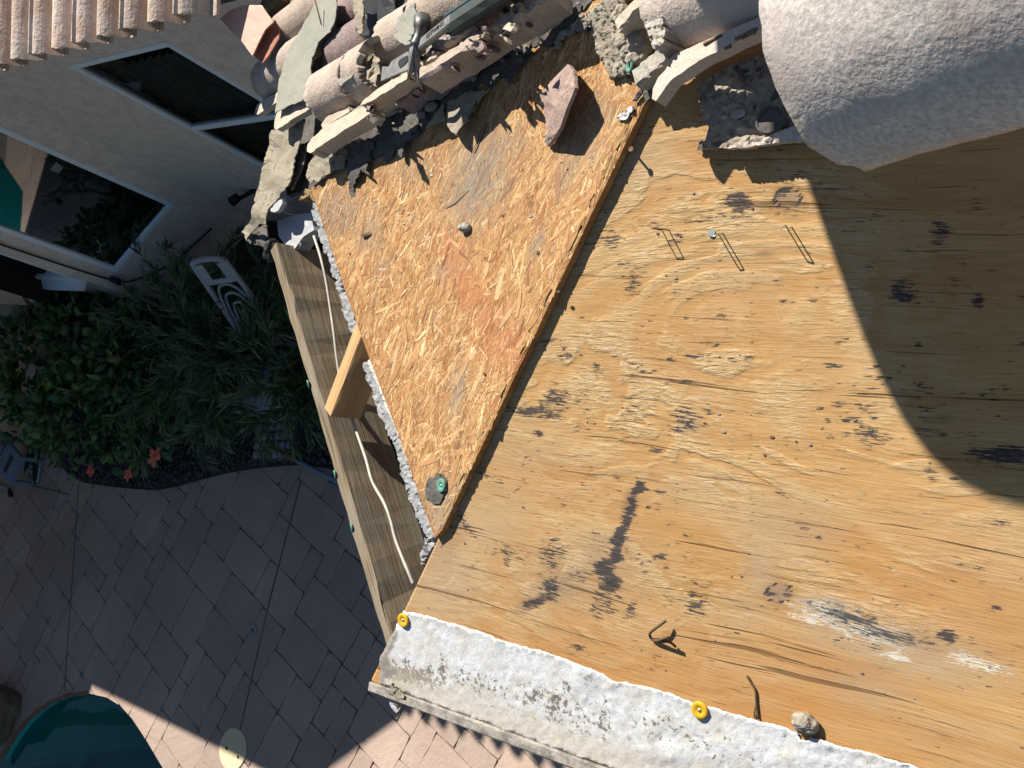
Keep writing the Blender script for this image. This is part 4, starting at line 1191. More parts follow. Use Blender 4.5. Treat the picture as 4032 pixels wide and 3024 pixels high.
# --- strand board
OT = OS.up(.0135)
osb_px = [(2590, 300), (2530, 425), (2335, 830), (2140, 1245), (1940, 1665), (1742, 2085), (1712, 2118), (1690, 2060), (1560, 1690), (1440, 1370), (1350, 1120), (1270, 880), (1225, 740), (1300, 680), (1500, 545), (1800, 320), (2200, 20), (2420, -160), (2720, -60)]
osb = sheet('strand_board', osb_px, OT, M['osb_base'], bay, 0, .0125, 60, .6, .0002, 2, 30)
def strands():
    rg = np.random.default_rng(31)
    hd = nrm(hipB - hipA); e1 = nrm(hd - OT.n * np.dot(hd, OT.n)); e2 = np.cross(OT.n, e1)
    layers = [(10500, 42, 18, 5.5, 3.0, .0), (260, 52, 16, 12, 4.0, .2), (9500, 22, 11, 2.6, 1.5, .35), (200, 32, 12, 8, 3.0, .45), (10500, 8, 5, 1.3, .7, .7)]
    Vs, Fs, Cs, Gs = [], [], [], []
    nb = 0
    poly = np.array(osb_px, float)
    for (n, lm, ls, wm, ws, lvl) in layers:
        P = np.column_stack([rg.uniform(1180, 2680, n * 3), rg.uniform(-60, 2120, n * 3)])
        P = P[inside(P, poly)]; P = P[seg_dist(P, poly) > 9][:n]
        n = len(P)
        a = rg.normal(.0, math.radians(24), n); u = rg.uniform(size=n) < .16; a[u] = rg.uniform(-1.6, 1.6, u.sum())
        L = rg.normal(lm, ls, n).clip(6, 115) / 1000; W = rg.normal(wm, ws, n).clip(1.0, 22) / 1000
        c = OT.arr(P, .00015 + .0004 * lvl + rg.uniform(0, .0003, n))
        d = np.cos(a)[:, None] * e1 + np.sin(a)[:, None] * e2; s = -np.sin(a)[:, None] * e1 + np.cos(a)[:, None] * e2
        tl = rg.normal(0, .003 + .012 * lvl, n)[:, None]; ts = rg.normal(0, .02 + .11 * lvl, n)[:, None]
        d = d + OT.n * tl; s = s + OT.n * ts
        ok = inside(to_px(c + d * L[:, None] * .52), poly) & inside(to_px(c - d * L[:, None] * .52), poly)
        P, a, L, W, c, d, s, tl, ts = (q[ok] for q in (P, a, L, W, c, d, s, tl, ts)); n = len(P)
        Lh = L[:, None] / 2; Wh = W[:, None] / 2
        lift = OT.n * (np.abs(tl) * Lh + np.abs(ts) * Wh * .6)
        tap = rg.uniform(.3, 1, (n, 1)); tap2 = rg.uniform(.2, 1, (n, 1)); sk = rg.uniform(-.35, .35, (n, 1))
        q = np.stack([c - d * Lh - s * Wh * tap, c - d * Lh * (1 - sk * .3) + s * Wh * tap2, c + d * Lh * .3 + s * Wh, c + d * Lh + s * Wh * tap2 * .7, c + d * Lh * (1 - .3 * sk) - s * Wh * tap, c - d * Lh * .2 - s * Wh], 1) + lift[:, None]
        Vs.append(q.reshape(-1, 3)); Fs.append((np.arange(n) * 6)[:, None] + np.arange(6)[None] + nb); nb += n * 6
        kind = rg.uniform(size=n)
        pal = np.array([(.38, .20, .078), (.43, .24, .098), (.50, .315, .145), (.56, .39, .20), (.33, .145, .055), (.22, .12, .055)])
        pr = [.32, .24, .16, .06, .14, .08] if lvl < .3 else ([.26, .24, .20, .13, .10, .07] if lvl < .6 else [.10, .16, .26, .36, .03, .09])
        ki = np.searchsorted(np.cumsum(pr), kind.clip(0, .999))
        C = pal[ki.clip(0, 5)] * rg.normal(1, .13, (n, 1)).clip(.6, 1.4)
        px = P
        gz = blobs(px, [(1880, 700, 120, 200, 18, .85), (1960, 560, 120, 90, 0, .6), (1330, 830, 110, 100, 0, .55), (2280, 560, 90, 110, 0, .55), (1450, 920, 60, 90, 20, .5), (2110, 970, 26, 60, 10, .8), (1800, 1530, 30, 110, 5, .7), (1740, 1990, 90, 120, 20, .6), (2230, 690, 40, 70, 20, .6), (1620, 640, 160, 100, 0, .3), (1760, 1060, 60, 30, 0, .5), (1510, 1050, 30, 40, 0, .5), (2350, 430, 90, 70, 0, .5)])
        gz = np.clip(gz * rg.uniform(.5, 1.4, n), 0, .95)[:, None]
        C = C * (1 - gz) + np.array((.25, .205, .155)) * gz
        rd = blobs(px, [(1850, 1150, 60, 160, -35, .55), (1960, 1330, 90, 160, -30, .5), (1780, 980, 30, 90, -40, .5)])[:, None] * rg.uniform(.2, 1, (n, 1))
        C = C * (1 - rd) + np.array((.42, .10, .045)) * rd
        Cs.append(np.repeat(np.column_stack([C, np.ones(n)]), 6, 0))
        gx = np.stack([-Lh, -Lh, Lh * .3, Lh, Lh, -Lh * .2], 1)[..., 0] + rg.uniform(0, 50, (n, 1)); gy = np.stack([-Wh, Wh, Wh, Wh, -Wh, -Wh], 1)[..., 0] + rg.uniform(0, 50, (n, 1))
        Gs.append(np.stack([gx, gy, gx * 0], -1).reshape(-1, 3))
    o = mk('wood_strands', np.vstack(Vs), np.vstack(Fs), M['strand'], bay, np.vstack(Gs), False, {'Col': np.vstack(Cs)})
    return tag(o, kind='stuff')
strands()
# pale chipped edge along the hip side of the board
for i in range(14):
    t = (i + rnd.uniform(-.3, .3)) / 14; p = OT.at(2535 - (2535 - 1745) * t - 26, 410 + (2085 - 410) * t, .0012)
    q = p + nrm(hipA - hipB) * rnd.uniform(.02, .05)
    beam('edge_splinter', p, q, rnd.uniform(.003, .008), .0012, OT.n, M['osb_edge'], bay, .0002, 2, .0012, i)
# --- broken stucco lip and white bead beside the board
lip_l = [(1243, 790), (1240, 850), (1268, 945), (1300, 1030), (1322, 1110), (1345, 1195), (1352, 1240), (1376, 1290), (1392, 1330)]
lip_r = [(1440, 1370), (1350, 1120), (1270, 880), (1250, 800)]
sheet('stucco_edge', [(1236, 790), (1232, 850), (1262, 950), (1300, 1035), (1322, 1110), (1342, 1190), (1352, 1240), (1374, 1290), (1400, 1345), (1436, 1366), (1360, 1150), (1282, 910), (1256, 800)], OS, M['stucco_break'], bay, -.016, .16, 12, 5, .0012, 11, 7)
sheet('stucco_edge', [(1425, 1425), (1440, 1480), (1478, 1590), (1520, 1690), (1560, 1780), (1585, 1880), (1615, 1980), (1650, 2060), (1690, 2120), (1714, 2118), (1690, 2055), (1620, 1860), (1560, 1690), (1470, 1450)], OS, M['stucco_break'], bay, -.014, .16, 11, 4.5, .0011, 12, 7)
sheet('plaster_bead', [(1448, 1420), (1505, 1560), (1560, 1700), (1610, 1830), (1650, 1950), (1690, 2060), (1705, 2050), (1665, 1935), (1623, 1822), (1574, 1692), (1518, 1552), (1462, 1408)], OS, M['plaster_white'], bay, .001, .02, 16, 2, .001, 13, 12)
sheet('plaster_bead', [(1252, 790), (1300, 950), (1350, 1100), (1400, 1235), (1432, 1330), (1440, 1326), (1408, 1228), (1360, 1094), (1312, 945), (1266, 782)], OS, M['plaster_white'], bay, .0005, .02, 16, 3, .0015, 14, 10)
sheet('stucco_edge', [(1672, 2110), (1668, 2150), (1655, 2190), (1662, 2230), (1690, 2180), (1712, 2140), (1700, 2100)], OS, M['stucco_break'], bay, -.018, .1, 14, 3, .003, 15, 8)
# --- wall below
wA, wB = OS.at(1262, 800, -.12), OS.at(1700, 2080, -.12)
wd = nrm((wB - wA) * np.array([1, 1, 0]))
foot = [wA[:2] + wd[:2] * -.3, wB[:2], (2.6, wB[1] + .02), (2.6, 3.6), (wA[0] - .16, 3.6)]
foot = [np.array(p) for p in foot]
n_ = len(foot)
V = [(p[0], p[1], 0) for p in foot] + [(p[0], p[1], 2.72 if i < 2 else 2.66) for i, p in enumerate(foot)]
mk('wall', V, [[i, (i + 1) % n_, (i + 1) % n_ + n_, i + n_] for i in range(n_)], M['stucco'], bay)
# --- fascia boards
fa, fb = onz(1078, 1000, 2.85), onz(1512, 2500, 2.85)
ax = nrm(fb - fa); inn = np.cross(np.array([0, 0, 1.0]), ax); inn = inn if np.dot(inn, (OS.p + np.array([1, 1, 0]) - fa)) > 0 else -inn
fa2 = fa - ax * .02
beam('fascia_board', fa2 + inn * .004, fb + ax * .03 + inn * .006, .030, .150, OS.n, M['fascia'], bay, .003, 24, .0012, 4)
fz = onz(1080, 1005, 2.85)
# eave fascia, drip edge and trim along the plywood
beam('fascia_board', np.array([K[0] + .012, K[1] + .013, 2.832]), np.array([2.6, K[1] + .013, 2.832]), .024, .185, (0, 0, 1), M['drip'], bay, .003)
beam('drip_edge', np.array([K[0] - .012, K[1] - .008, 2.858]), np.array([2.6, K[1] - .006, 2.858]), .019, .010, (0, -.15, 1), M['drip'], bay, .002, 14, .0005, 8)
# --- rafter tail, frieze blocks
r0, r1 = OS.at(1418, 1282, .006), OS.at(1290, 1622, .004)
rax = nrm(r1 - r0)
beam('rafter_tail', r0 - rax * .04, r1, .040, .075, OS.n, M['lumber'], bay, .003, 6, .0004, 3)
def block(name, pts, h, mat, thick):
    return sheet(name, pts, OS, mat, bay, h, thick, 24, 1.0, .0006, 5, 16)
block('frieze_block', [(1092, 870), (1160, 845), (1222, 838), (1236, 905), (1196, 930), (1150, 990), (1120, 960), (1098, 930)], -.05, M['white_paint'], .04)
block('frieze_block', [(1108, 812), (1150, 790), (1200, 758), (1228, 800), (1226, 835), (1160, 842), (1120, 840)], -.075, M['white_paint'], .04)
block('frieze_block', [(1066, 832), (1064, 800), (1080, 770), (1108, 772), (1112, 800), (1096, 828), (1080, 836)], .005, M['white_paint'], .012)
rock('tar_clump', OS.at(1072, 985, -.01), (.035, .05, .045), M['black'], bay, 6, 3, .6)
rock('tar_clump', OS.at(1062, 1000, -.02), (.03, .03, .03), M['black'], bay, 8, 3, .6)
# pipe stub under the blocks
tube('pipe_stub', [OS.at(1196, 955, -.06), OS.at(1180, 1010, -.11)], .011, M['concrete'], bay, 10)
disc('pipe_flange', OS.at(1178, 1016, -.12), .018, .008, M['concrete'], bay, 16)
# --- cable
cpx = [(1236, 930, -.05), (1262, 1010, -.04), (1285, 1110, -.045), (1302, 1220, -.05), (1316, 1320, -.05), (1328, 1420, -.055), (1352, 1560, -.06), (1390, 1662, -.05), (1418, 1740, -.045), (1442, 1810, -.04), (1460, 1878, -.035), (1478, 1920, -.035), (1515, 1985, -.03), (1540, 2055, -.03), (1556, 2120, -.03), (1582, 2190, -.03), (1605, 2245, -.03), (1628, 2300, -.035)]
cab = tube('electrical_cable', spline([OS.at(x, y, h) for x, y, h in cpx], 5), .0034, M['cable'], None, 8)
tag(cab, 'off white cable running down the gap behind the weathered fascia board', 'cable')
# --- nails
def cap_nail(p, n, r, mat, parent, name='cap_nail'):
    n = nrm(n); u = nrm(np.cross(n, [.3, .9, .2])); v = np.cross(n, u)
    V = []; F = []; k = 24
    rings = [(r, -.0005), (r, .0012), (r * .93, .0024), (r * .62, .0026), (r * .42, .0008), (r * .26, .0002), (r * .0001, .0002)]
    for (rr, z) in rings:
        for j in range(k):
            a = 2 * math.pi * j / k; V.append(p + n * z + (u * math.cos(a) + v * math.sin(a)) * rr)
    for i in range(len(rings) - 1):
        for j in range(k): F.append([i * k + j, i * k + (j + 1) % k, (i + 1) * k + (j + 1) % k, (i + 1) * k + j])
    o = mk(name, V, F, mat, parent, smooth=True)
    tube('nail_head', [p + n * .0003, p + n * .0016], r * .2, M['nail'], o, 10)
    return o
MH = .0035
for (x, y) in ((1588, 2442), (2755, 2796)): tag(cap_nail(PW.at(x, y, .006), PW.n, .0135, M['yellow'], bay), label='yellow plastic cap nail')
for (x, y, s) in ((1207, 1512, .0), (1312, 1868, .0), (1378, 2078, .0)):
    p = onz(x + 8, y, 2.848); tag(cap_nail(p, -inn + np.array([0, 0, .9]), .0095, M['green'], bay), label='green plastic cap nail')
# plaster and felt crumbs stuck to the fascia
# loose staples, nails and holes in the plywood
def staple(fa_, fb_, ht, tilt, mat=M['rusty'], lean=0.0):
    a = PW.at(*fa_, .0); b = PW.at(*fb_, .0)
    up = nrm(PW.n + np.array(tilt))
    tube('staple', spline([a - PW.n * .004, a + up * ht * .9, a + up * ht + (b - a) * .12], 3)[:-1] + spline([a + up * ht + (b - a) * .12, b + up * ht - (b - a) * .12, b + up * ht * .9, b - PW.n * .004], 3), .0009, mat, bay, 6)
staple((2607, 906), (2634, 906), .032, (.0, .0, 0))
staple((2826, 917), (2842, 914), .036, (.25, -.25, 0), M['nail'])
staple((3090, 884), (3114, 890), .034, (.28, -.3, 0), M['nail'])
tube('nail', [PW.at(2494, 598, -.003), PW.at(2486, 588, .024)], .0018, M['nail'], bay, 8)
disc('nail_head', PW.at(2486, 588, .024), .0042, .0015, M['rusty'], bay, 12)
disc('nail_head', PW.at(2803, 918, .0006), .0058, .0015, M['grip_blue'], bay, 16)
for k, (x, y) in enumerate([(2660, 1095), (2622, 1085), (2210, 640), (2730, 760), (2963, 820), (2385, 838), (2912, 1397), (2832, 1405), (3850, 1160), (3230, 720), (2590, 920), (2680, 930), (2850, 1700), (2775, 1665), (2770, 1665), (2830, 1630), (3010, 1790), (2920, 2270), (2815, 2520), (2525, 2560), (2620, 2640), (3600, 2750), (3395, 2652), (2880, 2270), (3190, 1750), (3040, 1720), (3135, 1738), (1735, 2150), (1905, 1470), (2230, 1545), (2310, 1660), (1830, 2140), (2060, 2205), (1840, 2320)]):
    p = PW.at(x, y, .0005)
    s = rnd.uniform(.002, .0046)
    rock('debris_chip', p, (s * rnd.uniform(1, 2), s, s * .6), M['rusty'] if k % 3 else M['tile_purple'], bay, k, 1, .4)
# --- white membrane along the eave
def membrane():
    rg = np.random.default_rng(77)
    top = [(1588, 2404), (1700, 2432), (1800, 2462), (1900, 2490), (1935, 2502), (1948, 2514), (2060, 2546), (2160, 2572), (2260, 2610), (2330, 2636), (2372, 2652), (2385, 2664), (2410, 2680), (2450, 2688), (2560, 2708), (2660, 2742), (2730, 2770), (2800, 2785), (2900, 2815), (3000, 2845), (3090, 2865), (3140, 2884), (3150, 2912), (3175, 2918), (3190, 2902), (3240, 2918), (3300, 2938), (3400, 2960), (3500, 2990), (3600, 3018), (3800, 3085), (4100, 3180)]
    bot = [(4100, 3620), (3000, 3245), (2368, 3012), (2000, 2880), (1700, 2770), (1492, 2692)]
    left = [(1500, 2640), (1497, 2590), (1520, 2545), (1560, 2470)]
    pl = ragged(top + bot + left, 9, 2.2, rg)
    P, F = cdt(pl, 13, rg)
    edge = seg_dist(P, np.array(top), False)
    h = np.full(len(P), .0030) + .0005 * rg.normal(size=len(P))
    W3 = PW.arr(P, h * 0)
    h = h + .0008 * (vnoise(W3, 22, 4) - .4).clip(0) + .0004 * (vnoise(W3, 60, 5) - .5)
    wr = blobs(P, [(2310, 2680, 70, 50, 10), (2450, 2800, 200, 60, 55, .6), (2580, 2880, 60, 70, 20), (2620, 2960, 120, 50, 10), (2400, 2700, 90, 20, -25, .8), (1960, 2530, 60, 40, 30, .5), (3230, 2935, 60, 30, 0, .8), (2850, 2960, 120, 60, 0, .6), (2470, 2730, 40, 30, 0, .7), (3150, 2990, 160, 40, 0, .5)])
    h = h + wr * (.0045 * vnoise(W3, 34, 7) + .002 * vnoise(W3, 110, 9))
    h = h + .0016 * np.exp(-(edge / 14.0) ** 2)
    # let it run over the drip edge
    topv = PW.arr(P, h)
    dirt = blobs(P, [(1560, 2650, 100, 46, 16, .8), (1640, 2665, 130, 42, 18, .85), (1740, 2640, 18, 80, 5, .85), (1690, 2640, 14, 60, 5, .7), (1600, 2630, 16, 60, 5, .7), (2100, 2740, 90, 60, 10, .55), (2230, 2720, 26, 60, 0, .6), (1880, 2690, 200, 60, 18, .5), (2190, 2780, 60, 90, 10, .66), (2280, 2830, 110, 90, 10, .5), (2380, 2840, 30, 110, 0, .6), (2560, 2840, 120, 60, 0, .42), (2320, 2680, 50, 22, 0, .5), (2700, 2900, 240, 70, 10, .38), (2900, 2990, 200, 60, 0, .35), (2000, 2800, 200, 30, 18, .45)])
    eav = np.exp(-((W3[:, 1] - K[1] - .02) / .032) ** 2)
    tarm = blobs(P, [(1530, 2530, 26, 60, 25, 1), (1512, 2600, 22, 70, 0, 1), (1530, 2650, 40, 30, 0, .6), (1500, 2660, 14, 40, 0, .8)]); tarm = (tarm > .35).astype(float) * .9
    hole = blobs(P, [(2312, 2664, 26, 9, 12, 1), (2290, 2655, 12, 10, 0, .8)])
    mask = np.column_stack([dirt, eav * .9, np.maximum(tarm, hole * .9), np.ones(len(P))])
    f0 = F[0]
    if np.dot(np.cross(topv[f0[1]] - topv[f0[0]], topv[f0[2]] - topv[f0[0]]), PW.n) < 0: F = [list(reversed(f)) for f in F]
    V, F2 = thicken(topv, F, -PW.n * .0022)
    return mk('white_membrane', V, F2, M['membrane'], bay, smooth=True, attrs={'mask': np.vstack([mask, mask])})
membrane()
# torn corner pieces of the membrane
sheet('torn_flap', [(1545, 2690), (1568, 2715), (1592, 2740), (1585, 2765), (1572, 2800), (1556, 2780), (1536, 2755), (1530, 2720)], PW, M['felt'], bay, idw([(1545, 2690, .012), (1570, 2800, .0), (1590, 2740, .012)]), .002, 14, 2, .001, 41, 8)
sheet('torn_flap', [(1530, 2745), (1545, 2765), (1568, 2800), (1560, 2808), (1535, 2780)], PW, M['white_paint'], bay, .002, .002, 10, 1, .0005, 42, 6)
# bits stuck along the drip edge
for (x, y, s) in ((1600, 2722, .012), (2020, 2885, .008), (2225, 2975, .009), (2300, 3000, .022), (1610, 2735, .014)):
    rock('tar_crumb', np.array([*Pl((0, K[1] - .015, 0), (0, 1, 0)).at(x, y)]), (s, s, s * 1.4), M['mortar'], bay, x, 2, .5)
#--PART4--
# ------------------------------------------------------------------ felt, tiles and rubble on the west face
sheet('deck_board', [(1225, 742), (1130, 770), (1100, 600), (1095, 350), (1150, 0), (1230, -350), (2950, -350), (2760, -60), (2420, -150), (2200, 30), (1800, 335), (1500, 560), (1300, 695)], WF, M['felt_dark'], bay, -.002, .015, 70, 1, 0, 51, 60)
sheet('felt_underlay', [(1232, 620), (1365, 540), (1372, 660), (1440, 640), (1520, 602), (1600, 572), (1680, 500), (1760, 420), (1860, 352), (1960, 270), (2090, 178), (2170, 184), (2190, 140), (2300, 40), (2400, -80), (1900, -80), (1500, 240)], OS, M['felt_dark'], bay, .018, .003, 34, 5, .0015, 52, 16)
sheet('felt_underlay', [(1204, 690), (1222, 724), (1236, 706), (1250, 716), (1266, 694), (1300, 682), (1322, 668), (1350, 664), (1366, 600), (1370, 534), (1320, 552), (1260, 590), (1220, 640)], OS, M['felt'], bay, .024, .003, 20, 4, .001, 53, 10)
sheet('felt_flap', [(1673, 506), (1708, 455), (1744, 407), (1750, 488), (1735, 478), (1717, 484)], OS, M['felt'], bay, idw([(1673, 506, .024), (1744, 407, .024), (1750, 488, .036)]), .003, 16, 2, .0006, 54, 9)
sheet('felt_flap', [(1760, 402), (1810, 378), (1858, 353), (1862, 364), (1920, 355), (1870, 425), (1831, 483), (1793, 534), (1763, 499)], OS, M['felt'], bay, idw([(1760, 402, .024), (1858, 353, .024), (1920, 355, .03), (1793, 534, .045), (1831, 483, .035)]), .003, 16, 2.5, .0006, 55, 9)
sheet('felt_flap', [(1362, 560), (1420, 545), (1470, 560), (1462, 610), (1440, 640), (1452, 690), (1420, 665), (1398, 720), (1380, 790), (1370, 700)], OS, M['felt_dark'], bay, idw([(1362, 560, .022), (1470, 560, .022), (1380, 790, .014), (1452, 690, .03)]), .003, 16, 5, .001, 152, 9)
sheet('felt_flap', [(1480, 560), (1560, 520), (1640, 480), (1650, 520), (1600, 556), (1580, 620), (1556, 590), (1530, 640), (1500, 610)], OS, M['felt_dark'], bay, idw([(1480, 560, .022), (1640, 480, .022), (1580, 620, .03), (1530, 640, .016)]), .003, 16, 5, .001, 153, 9)
sheet('felt_flap', [(1880, 300), (1960, 250), (2060, 185), (2100, 205), (2040, 262), (2010, 330), (1970, 300), (1930, 350)], OS, M['felt_dark'], bay, idw([(1880, 300, .022), (2060, 185, .022), (2010, 330, .028), (1930, 350, .016)]), .003, 16, 5, .001, 154, 9)
# felt hanging over the torn corner
sheet('hanging_felt', [(1070, 512), (1130, 490), (1200, 468), (1190, 530), (1171, 600), (1158, 660), (1139, 719), (1100, 775), (1063, 817), (1050, 850), (1046, 882), (1020, 880), (1000, 905), (985, 920), (970, 950), (949, 912), (981, 871), (1008, 763), (1027, 687), (1045, 600)], WF, M['felt'], bay, idw([(1070, 512, .05), (1200, 468, .05), (1139, 719, .045), (1063, 817, .03), (960, 930, -.03), (1008, 763, .02), (1045, 600, .035)]), .003, 22, 4, .0012, 56, 11)
sheet('hanging_felt', [(1206, 575), (1196, 640), (1168, 712), (1145, 748), (1138, 736), (1165, 680), (1188, 600)], WF, M['felt'], bay, .02, .003, 14, 2, .001, 57, 8)
sheet('hanging_felt', [(1000, 908), (1046, 884), (1052, 940), (1066, 985), (1020, 968), (985, 960), (972, 950)], WF, M['felt_dark'], bay, -.05, .003, 14, 3, .002, 58, 8)
sheet('torn_felt', [(1175, 790), (1200, 740), (1226, 745), (1240, 790), (1252, 810), (1215, 770)], OS, M['old_wood'], bay, .0, .03, 12, 2, .002, 59, 8)
# tiles
def barrel(name, low, r, L, mat, parent, h=.03, a0=-88, a1=88, th=.012, yaw=0.0, plane=WF, taper=1.0, ns=36, nl=10, rough=.0003, seed=1, tilt=0.0, jag=.002, axis=None):
    rg = np.random.default_rng(seed)
    up = plane.n; ax = axis if axis is not None else -DW
    ax = nrm(ax - up * np.dot(ax, up)); sd = np.cross(up, ax)
    ax = nrm(ax * math.cos(yaw) + sd * math.sin(yaw) + up * tilt); sd = nrm(np.cross(up, ax)); up2 = np.cross(ax, sd)
    c = plane.at(*low, h)
    V = []
    for i in range(nl + 1):
        e = L * i / nl; rr = r * (1 + (taper - 1) * i / nl)
        for j in range(ns + 1):
            a = math.radians(a0 + (a1 - a0) * j / ns)
            q = rr + rg.normal(0, rough); jj = rg.normal(0, jag) if i in (0, nl) else 0
            V.append(c + ax * (e + jj) + sd * q * math.sin(a) + up2 * q * math.cos(a))
    top = np.array(V); n = ns + 1
    F = [[i * n + j, i * n + j + 1, (i + 1) * n + j + 1, (i + 1) * n + j] for i in range(nl) for j in range(ns)]
    # inner side
    ang_ = np.radians(a0 + (a1 - a0) * np.tile(np.arange(n), nl + 1) / ns)
    off = -(np.sin(ang_)[:, None] * sd + np.cos(ang_)[:, None] * up2) * th
    nn = np.cross(top[F[0][1]] - top[F[0][0]], top[F[0][2]] - top[F[0][0]])
    if np.dot(nn, off[0]) > 0: F = [list(reversed(f)) for f in F]
    m = len(top)
    V2 = np.vstack([top, top + off]); F2 = [list(f) for f in F] + [[k + m for k in reversed(f)] for f in F]
    cnt = {}
    for f in F:
        for k in range(4): cnt[(f[k], f[(k + 1) % 4])] = 1
    for (a, b) in cnt:
        if (b, a) not in cnt: F2.append([a, a + m, b + m, b])
    o = mk(name, V2, F2, mat, parent, smooth=True)
    o.data.polygons.foreach_set('use_smooth', [True] * (2 * len(F)) + [False] * (len(F2) - 2 * len(F)))
    return o
barrel('tile', (1066, 318), .058, .50, M['tile'], bay, .02, seed=2)
barrel('tile', (1106, 152), .055, .34, M['tile'], bay, .042, seed=3)
barrel('tile', (1298, 384), .062, .17, M['tile'], bay, .055, seed=4, jag=.004)
barrel('tile', (1443, 300), .060, .075, M['tile'], bay, .075, seed=5, jag=.006)
barrel('tile', (1350, 222), .055, .22, M['tile_purple'], bay, .03, seed=6)  # purple grey here is the shade these rear barrels lie in
barrel('tile', (1300, 300), .050, .10, M['tile_purple'], bay, .02, seed=7)
barrel('tile', (1330, 110), .05, .25, M['tile_purple'], bay, .03, seed=8)
barrel('tile', (1692, 78), .055, .30, M['tile'], bay, .06, seed=9)
barrel('tile', (1560, 170), .055, .12, M['tile'], bay, .05, seed=10, jag=.005)
def lipp(pts, h, mat='tile_lip', thick=.016, seed=1, plane=WF, jag=1.6, parent=None):
    return sheet('tile_edge', pts, plane, M[mat], parent or bay, h, thick, 20, jag, .0006, seed, 12)
lipp([(1003, 446), (1008, 425), (1024, 402), (1093, 362), (1096, 400), (1014, 452)], .03, seed=61)
lipp([(1080, 506), (1083, 470), (1095, 440), (1120, 420), (1252, 356), (1262, 396), (1180, 452), (1090, 510)], .085, seed=62)
lipp([(1208, 596), (1212, 568), (1230, 540), (1268, 508), (1340, 464), (1435, 415), (1456, 424), (1462, 444), (1400, 486), (1300, 548), (1222, 602)], .092, seed=63, thick=.034)
lipp([(1418, 414), (1440, 386), (1500, 342), (1560, 306), (1602, 284), (1606, 308), (1540, 352), (1480, 388), (1440, 408)], .108, seed=64, thick=.03)
lipp([(1450, 440), (1500, 415), (1580, 380), (1586, 398), (1520, 440), (1470, 470), (1462, 452)], .045, 'tile', seed=65)
lipp([(1264, 490), (1284, 462), (1330, 440), (1372, 425), (1376, 440), (1300, 486), (1270, 505)], .07, 'tile', .01, seed=66)
ed1 = beam('tile_edge', WF.at(1655, 290, .112), WF.at(2170, -40, .066), .026, .055, WF.n, M['tile'], bay, .004, 18, .0022, 12)
ed2 = beam('tile_edge', WF.at(1560, 382, .075), WF.at(1800, 224, .065), .024, .05, WF.n, M['tile_purple'], bay, .004, 8, .0025, 13)
ed3 = beam('tile_edge', WF.at(1740, 272, .062), WF.at(1960, 116, .052), .022, .04, WF.n, M['tile'], bay, .004, 8, .003, 14)
beam('tile_edge', WF.at(1640, 262, .098), WF.at(1720, 210, .098), .010, .012, WF.n, M['tile_lip'], bay, .002, 6, .001, 15)
beam('tile_edge', WF.at(1750, 170, .098), WF.at(1860, 104, .09), .008, .012, WF.n, M['tile_lip'], bay, .002, 6, .001, 16)
rock('mortar_lump', WF.at(1752, 178, .08), (.038, .034, .04), M['mortar_pale'], bay, 3, 3, .5)
for k, (x, y, s) in enumerate(((1900, 110, .02), (2010, 110, .018), (1950, 70, .025), (2100, 60, .02), (1880, 190, .016), (1700, 420, .02), (1660, 450, .016), (1730, 380, .014), (1560, 420, .02), (1900, 250, .012), (2040, 190, .012), (1760, 330, .014))):
    rock('rubble', OS.at(x, y, .026), (s * 1.4, s, s * .8), M['mortar' if k % 2 else 'tile_purple'], bay, k + 20, 2, .5)
sheet('light_block_bedding', [(1262, 530), (1300, 500), (1440, 425), (1600, 300), (1660, 285), (1900, 130), (2150, -30), (2100, -70), (1850, -60), (1600, 60), (1450, 200), (1290, 440)], WF, M['mortar'], bay, idw([(1300, 490, .06), (1600, 300, .055), (1850, 120, .035), (2120, -40, .02)]), .06, 24, 4, .004, 299, 14)  # mound added to stop light leaking beneath the tile lips
shr = random.Random(17)
for k in range(46):
    t = shr.random(); x = 1430 + 640 * t + shr.gauss(0, 18); y = 452 - 350 * t - shr.uniform(-30, 120) * (1 - .3 * t)
    if y < -20: continue
    n_ = shr.choice((4, 5, 5, 6)); sz = shr.uniform(12, 34); el = shr.uniform(.4, 1); a0 = shr.uniform(0, 6.3); rot = shr.gauss(-.55, .5)
    pts = []
    for q in range(n_):
        a = a0 + 2 * math.pi * (q + shr.uniform(-.25, .25)) / n_; ux, uy = sz * math.cos(a), sz * el * math.sin(a)
        pts.append((x + ux * math.cos(rot) - uy * math.sin(rot), y + ux * math.sin(rot) + uy * math.cos(rot)))
    hb = shr.uniform(.05, .10)
    sheet('tile_shard', pts, WF, M[shr.choice(('tile', 'tile_lip', 'tile_purple', 'tile_purple', 'mortar_pale', 'felt', 'felt_dark'))], bay, idw([(p[0], p[1], hb + shr.uniform(-.012, .022)) for p in pts]), shr.uniform(.006, .016), 14, 1.2, .0004, 300 + k, 9)
for k in range(70):
    t = shr.random(); x = 1400 + 900 * t; y = 560 - 520 * t + shr.uniform(-110, 20)
    sz = shr.uniform(.003, .010); rock('rubble', OS.at(x, y, .024), (sz * 1.4, sz, sz * .8), M[shr.choice(('mortar', 'mortar_pale', 'tile_purple'))], bay, k + 400, 1, .6)
